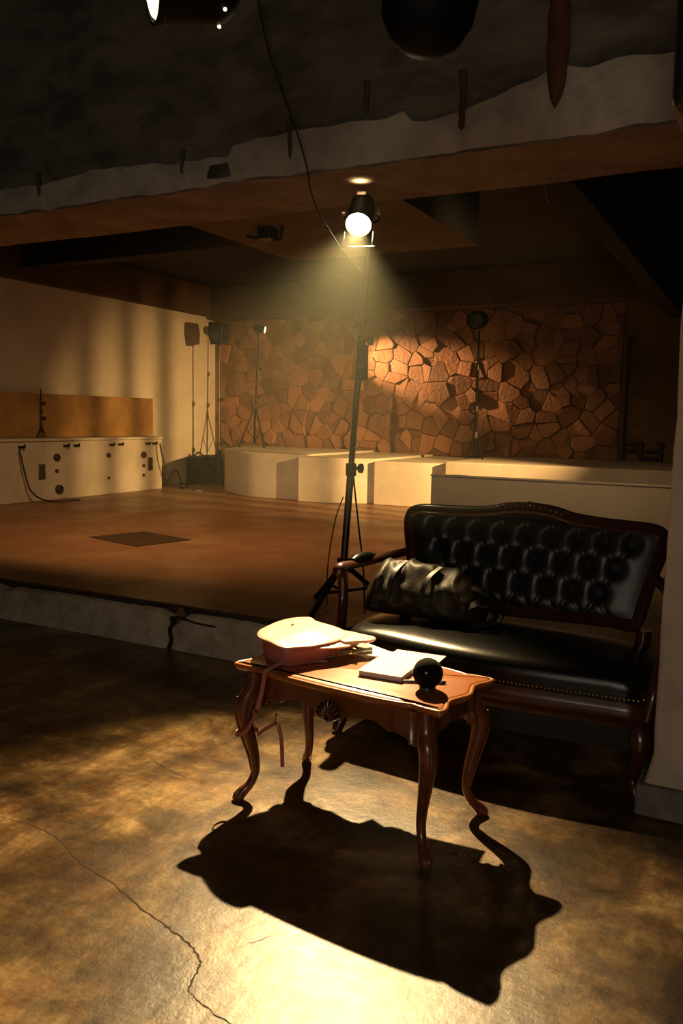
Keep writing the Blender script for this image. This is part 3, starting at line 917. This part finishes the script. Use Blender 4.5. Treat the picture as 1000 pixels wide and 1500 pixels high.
def slab(outline, zf_top, zf_bot, mt, name, parent, rings_n=4, round_=0.012, label=None):
    cx = sum(p[0] for p in outline) / len(outline)
    cy = sum(p[1] for p in outline) / len(outline)
    def sc(k):
        return [(cx + (x - cx) * k, cy + (y - cy) * k) for x, y in outline]
    bm = bmesh.new()
    L = []
    for k in (0.3, 0.7, 0.95):
        L.append([(x, y, zf_bot(x, y)) for x, y in sc(k)])
    L.append([(x, y, lerp(zf_bot(x, y), zf_top(x, y), 0.3)) for x, y in sc(0.995)])
    L.append([(x, y, lerp(zf_bot(x, y), zf_top(x, y), 0.75)) for x, y in sc(1.0)])
    for k in (0.985, 0.95, 0.8, 0.6, 0.4, 0.2):
        L.append([(x, y, zf_top(x, y) - (0.002 if k > 0.98 else 0)) for x, y in sc(k)])
    rings(bm, L)
    return obj(name, bm, mt, parent, ang=60, label=label)
body_o = smooth_loop([(-0.385, -0.112), (-0.445, -0.045), (-0.470, 0.06), (-0.465, 0.15), (-0.41, 0.20), (-0.30, 0.19), (-0.15, 0.195), (-0.125, 0.16), (-0.15, 0.06), (-0.19, -0.05), (-0.235, -0.145), (-0.31, -0.15)])
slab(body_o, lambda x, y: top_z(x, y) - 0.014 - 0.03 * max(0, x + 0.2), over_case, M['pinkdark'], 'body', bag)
flap = slab(flap_o, lambda x, y: top_z(x, y), lambda x, y: top_z(x, y) - 0.013, M['pink'], 'flap', bag, label='pale pink rounded flap')
obj('snap_slot', newbox(-0.006, 0.006, -0.014, 0.014, 0, 0.001), M['crack'], flap, loc=(-0.40, 0.09, top_z(-0.40, 0.09) + 0.001), rot=(0, 0, 0.5))
# soft folds at the open end
fold1 = smooth_loop([(-0.235, 0.0), (-0.18, -0.06), (-0.135, -0.02), (-0.10, 0.06), (-0.12, 0.09), (-0.17, 0.05)])
slab(fold1, lambda x, y: 0.072 - 0.12 * max(0, x + 0.2), lambda x, y: 0.066 - 0.12 * max(0, x + 0.2), M['pink'], 'gusset_fold', bag)
fold2 = smooth_loop([(-0.24, 0.17), (-0.20, 0.11), (-0.13, 0.07), (-0.095, 0.115), (-0.06, 0.165), (-0.07, 0.215), (-0.13, 0.21), (-0.2, 0.2)])
slab(fold2, lambda x, y: 0.078 - 0.07 * max(0, x + 0.2), lambda x, y: 0.066 - 0.07 * max(0, x + 0.2), M['pink'], 'back_panel', bag)
# strap over the edge and round the leg
up = V((0, 0, 1))
def strap_ref(t, p):
    return V((0, 1, 0.2)) if p.z < -0.02 else V((1, -0.4, 0))
bm = bmesh.new()
ribbon(bm, [(-0.16, 0.0, 0.004), (-0.20, -0.035, 0.004), (-0.246, -0.08, 0.010), (-0.268, -0.15, 0.012), (-0.268, -0.215, 0.008), (-0.268, -0.243, 0.004)], 0.019, 0.003, lambda t, p: V((1, 0.25, 0)))
obj('strap', bm, M['pink'], bag, label='pale pink leather strap')
bm = bmesh.new()
ribbon(bm, [(-0.268, -0.243, 0.004), (-0.268, -0.254, -0.02), (-0.272, -0.262, -0.07), (-0.300, -0.262, -0.16), (-0.350, -0.258, -0.245), (-0.395, -0.252, -0.272), (-0.432, -0.225, -0.280), (-0.436, -0.185, -0.280), (-0.40, -0.160, -0.276), (-0.355, -0.185, -0.27), (-0.32, -0.225, -0.262), (-0.27, -0.245, -0.225), (-0.215, -0.252, -0.185)], 0.016, 0.003, lambda t, p: V((1, 0.3, 0)) if p.z > -0.15 else V((0.15, 0.1, 1)))
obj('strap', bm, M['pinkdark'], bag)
bm = bmesh.new()
ribbon(bm, [(-0.215, -0.252, -0.185), (-0.200, -0.253, -0.19), (-0.190, -0.254, -0.215), (-0.182, -0.254, -0.26), (-0.178, -0.254, -0.345)], 0.015, 0.003, lambda t, p: V((1, 0.3, 0)))
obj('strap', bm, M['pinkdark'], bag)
bm = newtube([(-0.217, -0.25, -0.19), (-0.197, -0.26, -0.19), (-0.197, -0.25, -0.15), (-0.217, -0.246, -0.15), (-0.217, -0.25, -0.19)], 0.0025, n=8)
obj('buckle', bm, M['brass'], bag, label='small brass strap buckle')
# brass fittings in the mouth of the bag
for (x, y, z, r) in ((-0.135, 0.02, 0.038, 0.018), (-0.085, 0.075, 0.036, 0.017)):
    bm = bmesh.new()
    ringp = [(x + r * math.cos(a), y - 0.2 * r * math.cos(a), z + r * 0.75 * math.sin(a)) for a in [2 * PI * k / 16 for k in range(17)]]
    tube(bm, ringp, 0.0035, n=8)
    obj('brass_ring', bm, M['brass'], bag)
bm = newtube([(-0.12, 0.01, 0.03), (-0.10, 0.03, 0.024), (-0.09, 0.05, 0.03), (-0.07, 0.08, 0.025)], 0.005, n=8, sub=4)
obj('clasp', bm, M['brass'], bag, label='brass clasp')

pc = on_table('slim_case', 'slim dark grey case sticking out from under the pink handbag', 'case', -0.212, 0.115, TH, 1.065)
obj('body', newbox(-0.15, 0.15, -0.07, 0.07, 0.0012, 0.0255), M['grey'], pc, bevel=0.006)
obj('zip', newbox(-0.14, 0.14, -0.0715, -0.0695, 0.012, 0.015), M['chrome'], pc)
sh = on_table('paper_sheet', 'small white paper slip at the open end of the handbag', 'paper', -0.115, 0.225, TH, -0.35)
obj('sheet', newbox(-0.085, 0.085, -0.07, 0.07, 0.0006, 0.0022), M['paper'], sh)
b = bmesh.new()
# large loose sheet running under the notebook
sheet = on_table('paper_sheet', 'white paper sheet lying half under the thick notebook', 'paper', 0.105, 0.185, TH, 0.17)
obj('sheet', newbox(-0.105, 0.105, -0.13, 0.148, 0.0006, 0.0024), M['paper'], sheet)
nb = on_table('notebook', 'thick white notebook lying open on the table near its front edge', 'notebook', 0.095, 0.085, TH, 0.15)
obj('page_block', newbox(-0.084, 0.084, -0.145, 0.135, 0.0036, 0.0185), M['pages'], nb, bevel=0.002)
obj('cover', newbox(-0.088, 0.088, -0.150, 0.140, 0.019, 0.0215), M['paper'], nb, bevel=0.001)
obj('cover', newbox(-0.086, 0.086, -0.146, 0.140, 0.0026, 0.0036), M['paper'], nb)
pen = on_table('pen', 'black pen with pale tip lying behind the black ball', 'pen', 0.268, -0.008, TH, 0.545)
RXm = Matrix.Rotation(PI / 2, 4, 'Y')
obj('barrel', newlathe([(0.003, -0.075), (0.0052, -0.06), (0.0055, 0.0), (0.0055, 0.055), (0.004, 0.06)], 14, Matrix.Translation((0, 0, 0.0062)) @ RXm), M['black'], pen)
obj('tip', newlathe([(0.0006, -0.092), (0.0032, -0.078), (0.0034, -0.0745)], 12, Matrix.Translation((0, 0, 0.0062)) @ RXm), M['dotwhite'], pen)
obj('cap_ring', newlathe([(0.0062, 0.060), (0.0062, 0.068)], 14, Matrix.Translation((0, 0, 0.0066)) @ RXm), M['chrome'], pen)
obj('cap', newlathe([(0.0058, 0.068), (0.0055, 0.082), (0.003, 0.086)], 14, Matrix.Translation((0, 0, 0.0062)) @ RXm), M['black'], pen)

ball = on_table('black_ball', 'round black ball with one white dot standing on the tabletop', 'ball', 0.314, -0.055, TH)
BR = 0.0535
obj('ball_body', sphere(bmesh.new(), (0, 0, BR + 0.006), BR, 40, 26), M['blackmat'], ball)
obj('base_ring', newlathe([(0.026, 0.0005), (0.030, 0.002), (0.028, 0.012), (0.02, 0.016)], 28), M['black'], ball)
cam_dir = V((0.35, -0.93, 0.30)).normalized()
dm = (-cam_dir).to_track_quat('-Z', 'Y').to_matrix().to_4x4()
obj('dot', newlathe([(0.0042, -0.0002), (0.0042, 0.0008), (0.0005, 0.001)], 16, Matrix.Translation(V((0, 0, BR + 0.006)) + cam_dir * BR) @ V((0, 0, 1)).rotation_difference(cam_dir).to_matrix().to_4x4()), M['dotwhite'], ball, label='white dot')

# ------------------------------------------------------------------ sofa
SX, SY = -1.075, 3.95
sofa = thing('sofa', 'two seat black leather sofa with tufted back and carved dark wood frame', 'sofa', (SX, SY, 0), (0, 0.018, 0))
def recl(z):
    return max(0, z - 0.50) * 0.26
hp = [(0.0, 0.535), (0.25, 0.545), (0.45, 0.55), (0.55, 0.545), (0.592, 0.58), (0.612, 0.68), (0.638, 0.80), (0.664, 0.90), (0.672, 0.965), (0.655, 1.015), (0.600, 1.042), (0.50, 1.048), (0.36, 1.052), (0.22, 1.064), (0.12, 1.088), (0.0, 1.098)]
hc = catmull([(x, z, 0) for x, z in hp], 5)
ol = [(p.x, p.y) for p in hc]
ol = ol + [(-x, z) for x, z in reversed(ol[1:-1])]
def insc(d):
    return inset(ol, d)
def ring3(pts, yo):
    return [(x, recl(z) + yo, z) for x, z in pts]
bm = bmesh.new()
rings(bm, [ring3(insc(0.004), 0.035), ring3(ol, 0.02), ring3(ol, -0.012), ring3(insc(0.010), -0.026), ring3(insc(0.022), -0.030), ring3(insc(0.030), -0.020), ring3(insc(0.040), -0.032), ring3(insc(0.052), -0.026), ring3(insc(0.058), -0.005), ring3(insc(0.058), 0.035), ring3(insc(0.004), 0.035)], True, False, False)
bmesh.ops.remove_doubles(bm, verts=bm.verts, dist=1e-5)
obj('back_frame', bm, M['darkwood'], sofa, ang=50)
# carved crest on the top rail
bm = bmesh.new()
for k in range(-6, 7):
    x = k * 0.028
    z = 1.098 - 0.020 - 0.0016 * k * k * 0.5
    tube(bm, [(x - 0.012, recl(z) - 0.026, z - 0.012), (x, recl(z) - 0.045, z + 0.004), (x + 0.014 * (1 if k > 0 else -1), recl(z) - 0.028, z + 0.016)], [0.004, 0.010, 0.005], n=8, sub=4)
sphere(bm, (0, recl(1.09) - 0.035, 1.085), 0.022, 14, 8, (1.2, 0.7, 1))
obj('crest_carving', bm, M['darkwood'], sofa, ang=60)
# tufted back panel
btn = []
for r, z in enumerate((0.945, 0.825, 0.700)):
    for k in range(9 if r % 2 == 0 else 8):
        x = -0.508 + 0.127 * k + (0.0635 if r % 2 else 0)
        if r == 2 and k in (0, 8):
            continue
        btn.append((x, z, r, k))
segs = []
for a in btn:
    for b in btn:
        if b[2] == a[2] + 1 and abs(abs(a[0] - b[0]) - 0.0635) < 0.01:
            segs.append((a[0], a[1], b[0], b[1]))
for a in btn:
    if a[2] == 0:
        segs.append((a[0], a[1], a[0], 1.06))
    if a[2] == 2:
        segs.append((a[0], a[1], a[0] - 0.05, 0.60))
        segs.append((a[0], a[1], a[0] + 0.05, 0.60))
def segd(px, pz, s):
    ax, az, bx_, bz = s
    dx, dz = bx_ - ax, bz - az
    t = max(0, min(1, ((px - ax) * dx + (pz - az) * dz) / (dx * dx + dz * dz)))
    return math.hypot(px - ax - t * dx, pz - az - t * dz)
def tuft(x, z, s, t):
    h = 0.030 * (1 - abs(s) ** 8) * (1 - abs(2 * t - 1) ** 8)
    dmin = min(math.hypot(x - b[0], z - b[1]) for b in btn)
    h -= 0.040 * math.exp(-(dmin / 0.036) ** 2)
    dc = min(segd(x, z, q) for q in segs)
    h -= 0.009 * math.exp(-(dc / 0.012) ** 2)
    return h
bm = bmesh.new()
gr = []
NXg, NZg = 150, 64
for j in range(NZg + 1):
    t = j / NZg
    row = []
    for i in range(NXg + 1):
        s = -1 + 2 * i / NXg
        z = 0.585 + t * (1.015 - 0.585)
        x = s * (0.555 + 0.065 * t)
        row.append(bm.verts.new((x, recl(z) - 0.004 - tuft(x, z, s, t), z)))
    gr.append(row)
grid_face(bm, gr)
obj('back_cushion', bm, M['leatherback'], sofa, ang=180, label='button tufted black leather back')
# rear cover of the back
bm = bmesh.new()
rings(bm, [ring3(insc(0.03), 0.006), ring3(insc(0.03), 0.03)])
obj('back_cover', bm, M['leather'], sofa, ang=40)
for x, z, r, k in btn:
    s, t = x / (0.555 + 0.065 * (z - 0.585) / 0.43), (z - 0.585) / 0.43
    y = recl(z) - 0.004 - tuft(x, z, s, t)
    obj('button', sphere(bmesh.new(), (x, y - 0.002, z), 0.011, 12, 8, (1, 0.5, 1)), M['leather'], sofa)
# seat
def seat_loop(k, z, grow=0.0):
    pts = []
    front = 0.60
    n = 28
    for i in range(n + 1):
        u = -1 + 2 * i / n
        x = u * (0.715 + grow)
        y = -front - 0.055 * (0.5 + 0.5 * math.cos(u * PI)) - grow
        if abs(u) > 0.86:
            e = (abs(u) - 0.86) / 0.14
            y += 0.09 * e ** 3
        pts.append((x, y))
    for q in ((0.728, -0.44), (0.715, -0.30), (0.69, -0.15), (0.655, -0.02)):
        pts.append((q[0] + grow, q[1]))
    for i in range(1, 8):
        pts.append((lerp(0.64, -0.64, i / 8), 0.02))
    for q in ((-0.655, -0.02), (-0.69, -0.15), (-0.715, -0.30), (-0.728, -0.44)):
        pts.append((q[0] - grow, q[1]))
    cy = -0.32
    return [(x * k, cy + (y - cy) * k, z) for x, y in pts]
bm = bmesh.new()
rings(bm, [seat_loop(1.0, 0.405), seat_loop(1.004, 0.425), seat_loop(1.002, 0.450), seat_loop(0.985, 0.478), seat_loop(0.95, 0.497), seat_loop(0.88, 0.512), seat_loop(0.75, 0.523), seat_loop(0.5, 0.53), seat_loop(0.25, 0.532), seat_loop(0.06, 0.532)])
obj('seat', bm, M['leather'], sofa, ang=80, label='domed black leather seat')
bm = bmesh.new()
pts = seat_loop(1.006, 0.415)
for i in range(29 - 1):
    a, b = V(pts[i]), V(pts[i + 1])
    for k in range(3):
        sphere(bm, a.lerp(b, k / 3) + V((0, -0.002, 0)), 0.0055, 6, 4)
obj('nail_trim', bm, M['brass'], sofa, label='row of small brass nail heads')
bm = bmesh.new()
rings(bm, [seat_loop(0.97, 0.30), seat_loop(1.0, 0.30, 0.006), seat_loop(1.0, 0.33, 0.010), seat_loop(1.0, 0.345, 0.020), seat_loop(1.0, 0.375, 0.016), seat_loop(1.0, 0.392, 0.010), seat_loop(1.0, 0.404, 0.012), seat_loop(0.97, 0.404)])
obj('seat_rail', bm, M['darkwood'], sofa, ang=45)
bm = bmesh.new()
rings(bm, [seat_loop(0.95, 0.20), seat_loop(0.975, 0.20), seat_loop(0.985, 0.299), seat_loop(0.95, 0.299)])
obj('valance', bm, M['casemat'], sofa, label='black cloth valance under the seat rail')
for s in (-1, 1):
    bm = newtube([(s * 0.668, -0.545, 0.31), (s * 0.685, -0.575, 0.24), (s * 0.68, -0.57, 0.16), (s * 0.665, -0.555, 0.08), (s * 0.678, -0.57, 0.03), (s * 0.685, -0.578, 0.0)], [0.042, 0.045, 0.034, 0.025, 0.028, 0.026], n=14, sub=5)
    obj('leg', bm, M['darkwood'], sofa, ang=60)
    bm = newtube([(s * 0.60, 0.0, 0.56), (s * 0.60, -0.01, 0.32), (s * 0.605, 0.03, 0.15), (s * 0.61, 0.09, 0.0)], [0.035, 0.036, 0.028, 0.022], n=12, sub=5)
    obj('leg', bm, M['darkwood'], sofa, ang=60)
    # arm and arm post
    bm = newtube([(s * 0.632, recl(0.79), 0.79), (s * 0.69, -0.06, 0.775), (s * 0.735, -0.20, 0.765), (s * 0.752, -0.33, 0.765), (s * 0.752, -0.44, 0.772), (s * 0.75, -0.487, 0.771), (s * 0.75, -0.498, 0.745), (s * 0.75, -0.475, 0.728)], [0.028, 0.026, 0.027, 0.027, 0.028, 0.026, 0.022, 0.012], n=14, sub=5, sq=(0.8, 1.15))
    obj('arm', bm, M['darkwood'], sofa, ang=60)
    bm = newtube([(s * 0.738, -0.13, 0.785 + 0.0), (s * 0.745, -0.20, 0.792), (s * 0.752, -0.28, 0.792), (s * 0.753, -0.34, 0.785)], [0.018, 0.030, 0.030, 0.018], n=14, sub=5, sq=(0.75, 1.1))
    obj('arm_pad', bm, M['leather'], sofa, ang=60, label='small black leather arm pad')
    bm = newtube([(s * 0.750, -0.455, 0.755), (s * 0.746, -0.445, 0.70), (s * 0.738, -0.455, 0.60), (s * 0.725, -0.50, 0.50), (s * 0.715, -0.535, 0.42), (s * 0.70, -0.54, 0.33)], [0.030, 0.030, 0.028, 0.034, 0.042, 0.045], n=14, sub=5, sq=(1.0, 0.8))
    obj('arm_post', bm, M['darkwood'], sofa, ang=60)

# slouchy bag on the sofa seat
sb = thing('slouch_bag', 'slouchy dark leather bag lying on the left end of the sofa seat', 'bag', (-1.45, 3.715, 0.54), (0, 0.018, 0.10))
bm = bmesh.new()
loops = []
nseg, nr = 60, 48
def bag_section(t):
    # height, depth, base offset along the length
    h = 0.255 * (min(1, (t / 0.13)) ** 0.55) * (1 - 0.55 * max(0, (t - 0.62) / 0.38) ** 1.6)
    d = 0.16 * (min(1, (t / 0.12)) ** 0.5) * (min(1, (1 - t) / 0.15) ** 0.5)
    return max(h, 0.02), max(d, 0.015)
for i in range(nseg + 1):
    t = i / nseg
    x = -0.31 + 0.60 * t
    h, d = bag_section(0.012 + 0.976 * t)
    loop = []
    for k in range(nr):
        a = 2 * PI * k / nr
        cy_, sz_ = math.cos(a), math.sin(a)
        y = d * (abs(cy_) ** 0.75) * (1 if cy_ > 0 else -1)
        z = (abs(sz_) ** 0.75) * (1 if sz_ > 0 else -1)
        zz = h * (0.5 + 0.5 * z)
        y *= 1.0 - 0.45 * max(0, z) ** 1.4
        y += 0.05 * (zz / 0.25)
        p = V((x, y, zz))
        w = max(0, min(1, (zz - 0.01) / 0.06))
        f1 = noise.noise(V((x * 7 + zz * 6, y * 4, zz * 5)))
        f2 = noise.noise(V((x * 16 - zz * 12, y * 8, zz * 14 + 4)))
        ridge = (1 - abs(noise.noise(V((x * 9 + zz * 9, y * 3 + 2, zz * 4 - x * 6))))) ** 3 - 0.4
        amp = w * (0.022 * f1 + 0.012 * f2 + 0.022 * ridge)
        nrm = V((0, cy_, max(0, sz_) * 0.8 + 0.1)).normalized()
        loop.append(p + nrm * amp + V((0.010 * f2 * w, 0, 0)))
    loops.append(loop)
rings(bm, loops)
obj('body', bm, M['nylon'], sb, ang=180)
for (x0, y0, z0), (x1, y1, z1), (x2, y2, z2) in (((-0.12, 0.02, 0.262), (-0.15, -0.09, 0.215), (-0.17, -0.15, 0.09)), ((0.06, 0.0, 0.25), (0.02, -0.10, 0.20), (0.0, -0.165, 0.08))):
    b = bmesh.new()
    ribbon(b, [(x0, y0, z0), (x1, y1, z1), (x2, y2, z2)], 0.022, 0.008, lambda t, p: V((1, 0.1, 0.1)))
    obj('strap', b, M['black'], sb)
bm = bmesh.new()
ribbon(bm, [(0.20, -0.09, 0.06), (0.24, -0.12, 0.10), (0.29, -0.10, 0.125), (0.33, -0.04, 0.09), (0.345, -0.03, 0.04), (0.31, -0.07, 0.012), (0.25, -0.13, 0.012)], 0.035, 0.006, lambda t, p: V((0.3, 0.6, 0.7)))
obj('strap', bm, M['black'], sb)
bm = bmesh.new()
ribbon(bm, [(0.18, 0.0, 0.17), (0.26, -0.02, 0.16), (0.33, 0.0, 0.12), (0.37, 0.03, 0.05), (0.36, 0.05, 0.012)], 0.04, 0.006, lambda t, p: V((0, 1, 0.2)))
obj('strap', bm, M['black'], sb)
bm = newtube([(0.285, -0.115, 0.105), (0.315, -0.10, 0.11), (0.325, -0.075, 0.10), (0.295, -0.09, 0.095), (0.285, -0.115, 0.105)], 0.004, n=8)
obj('buckle', bm, M['chrome'], sb, label='metal strap buckle')
bm = bmesh.new()
ribbon(bm, [(-0.20, 0.03, 0.245), (-0.225, -0.06, 0.20), (-0.235, -0.115, 0.13), (-0.22, -0.15, 0.05)], 0.03, 0.006, lambda t, p: V((1, 0.1, 0.1)))
obj('side_band', bm, M['black'], sb)

# ------------------------------------------------------------------ haze in the air over the stage
hz = newbox(-4.2, -0.2, 2.2, 7.6, 1.16, 2.94)
hm = bpy.data.materials.new('stage_haze')
hm.use_nodes = True
nt = hm.node_tree
nt.nodes.clear()
vs = nt.nodes.new('ShaderNodeVolumeScatter')
vs.inputs['Color'].default_value = (0.92, 0.95, 0.72, 1)
vs.inputs['Density'].default_value = 0.0085
vs.inputs['Anisotropy'].default_value = 0.35
ou = nt.nodes.new('ShaderNodeOutputMaterial')
nt.links.new(vs.outputs[0], ou.inputs['Volume'])
haze = obj('haze', hz, hm, smooth=False)
tag(haze, 'thin pale haze hanging in the air over the stage', 'haze', kind='stuff')

# ------------------------------------------------------------------ lights
def light(name, typ, loc, target, power, col, size=0.05, angle=60, blend=1.0, sx=None, sy=None):
    d = bpy.data.lights.new(name, typ)
    d.energy = power
    d.color = col
    if typ == 'SPOT':
        d.spot_size = math.radians(angle)
        d.spot_blend = blend
        d.shadow_soft_size = size
    elif typ == 'AREA':
        d.shape = 'RECTANGLE'
        d.size, d.size_y = sx, sy
    else:
        d.shadow_soft_size = size
    o = bpy.data.objects.new(name, d)
    C.objects.link(o)
    o.location = loc
    o.rotation_euler = aim(loc, target)
    return o

kd = (POOL - KEY).normalized()
light('key_beam', 'SPOT', KEY + kd * 0.165, POOL, 1650, (1.0, 0.69, 0.31), 0.022, 54, 1.0)
kr = KEY - kd * 0.165
light('vent_leak', 'SPOT', KEY + V((0.0, -0.02, 0.14)), KEY + V((0.04, -0.12, 1.0)), 2.2, (1.0, 0.8, 0.42), 0.03, 120, 1.0)
l2p = V((-8.19, 12.45, 3.07))
l2t = V((-5.68, 13.4, 2.40))
light('stone_beam', 'SPOT', l2p + (l2t - l2p).normalized() * 0.16, l2t, 2600, (1.0, 0.55, 0.22), 0.03, 27, 1.0)
light('stage_beam', 'SPOT', (-4.8, 5.30, 3.9), (-5.6, 7.8, 0.25), 540, (1.0, 0.55, 0.22), 0.10, 116, 1.0)
light('side_beam', 'SPOT', (0.6, 8.8, 2.6), (-9.8, 12.6, 0.0), 4600, (1.0, 0.56, 0.18), 0.034, 45, 1.0)
light('panel_fill', 'SPOT', (-1.8, 5.45, 3.85), (-1.45, 8.4, 0.9), 190, (1.0, 0.60, 0.25), 0.1, 76, 1.0)  # unseen fill added to brighten the partition panel and the right side
light('house_glow', 'AREA', (0.4, -2.6, 1.9), (-1.6, 4.3, 1.8), 38, (1.0, 0.82, 0.62), sx=1.6, sy=1.0)

# unseen bars added as a railing before the side lamp, striping the left wall
rail = thing('shadow_bars', 'row of unseen bars added to cast stripes on the left wall', 'light_blocker', (-0.62, 8.8, Z_STAGE))
for k in range(4):
    y = 0.013 + 0.115 * k
    obj('bar', newtube([(0, y, 0), (0, y, 3.3)], 0.019, n=10), M['blackmetal'], rail)
obj('top_bar', newtube([(0, -0.1, 3.3), (0, 0.46, 3.3)], 0.02, n=10), M['blackmetal'], rail)

# ------------------------------------------------------------------ world, camera, view
w = bpy.data.worlds.new('World')
bpy.context.scene.world = w
w.use_nodes = True
w.node_tree.nodes['Background'].inputs['Color'].default_value = (0.02, 0.018, 0.016, 1)
w.node_tree.nodes['Background'].inputs['Strength'].default_value = 0.15

F_PX = 1200.0
pitch = math.atan((750 - 614) / F_PX)
roll = math.radians(1.0)
th = math.radians(27.5)
RZ = Matrix.Rotation(th, 3, 'Z')
fw = V((0, math.cos(pitch), -math.sin(pitch)))
r0 = V((1, 0, 0))
u0 = r0.cross(fw)
Rr = math.cos(roll) * r0 + math.sin(roll) * u0
Uu = -math.sin(roll) * r0 + math.cos(roll) * u0
fw, Rr, Uu = RZ @ fw, RZ @ Rr, RZ @ Uu
cd = bpy.data.cameras.new('camera')
cam = bpy.data.objects.new('camera', cd)
C.objects.link(cam)
mw = Matrix((Rr, Uu, -fw)).transposed().to_4x4()
mw.translation = (0, 0, 1.5)
cam.matrix_world = mw
cd.sensor_fit = 'VERTICAL'
cd.sensor_height = 36
cd.lens = F_PX / 1500 * 36
cd.clip_start = 0.05
sc = bpy.context.scene
sc.camera = cam
sc.view_settings.view_transform = 'Standard'
sc.view_settings.look = 'None'
sc.view_settings.gamma = 1.0
sc.view_settings.exposure = 0.0
sc.view_settings.use_curve_mapping = False
sc.cycles.use_denoising = True
sc.cycles.max_bounces = 8
sc.cycles.volume_bounces = 0
sc.cycles.sample_clamp_indirect = 4
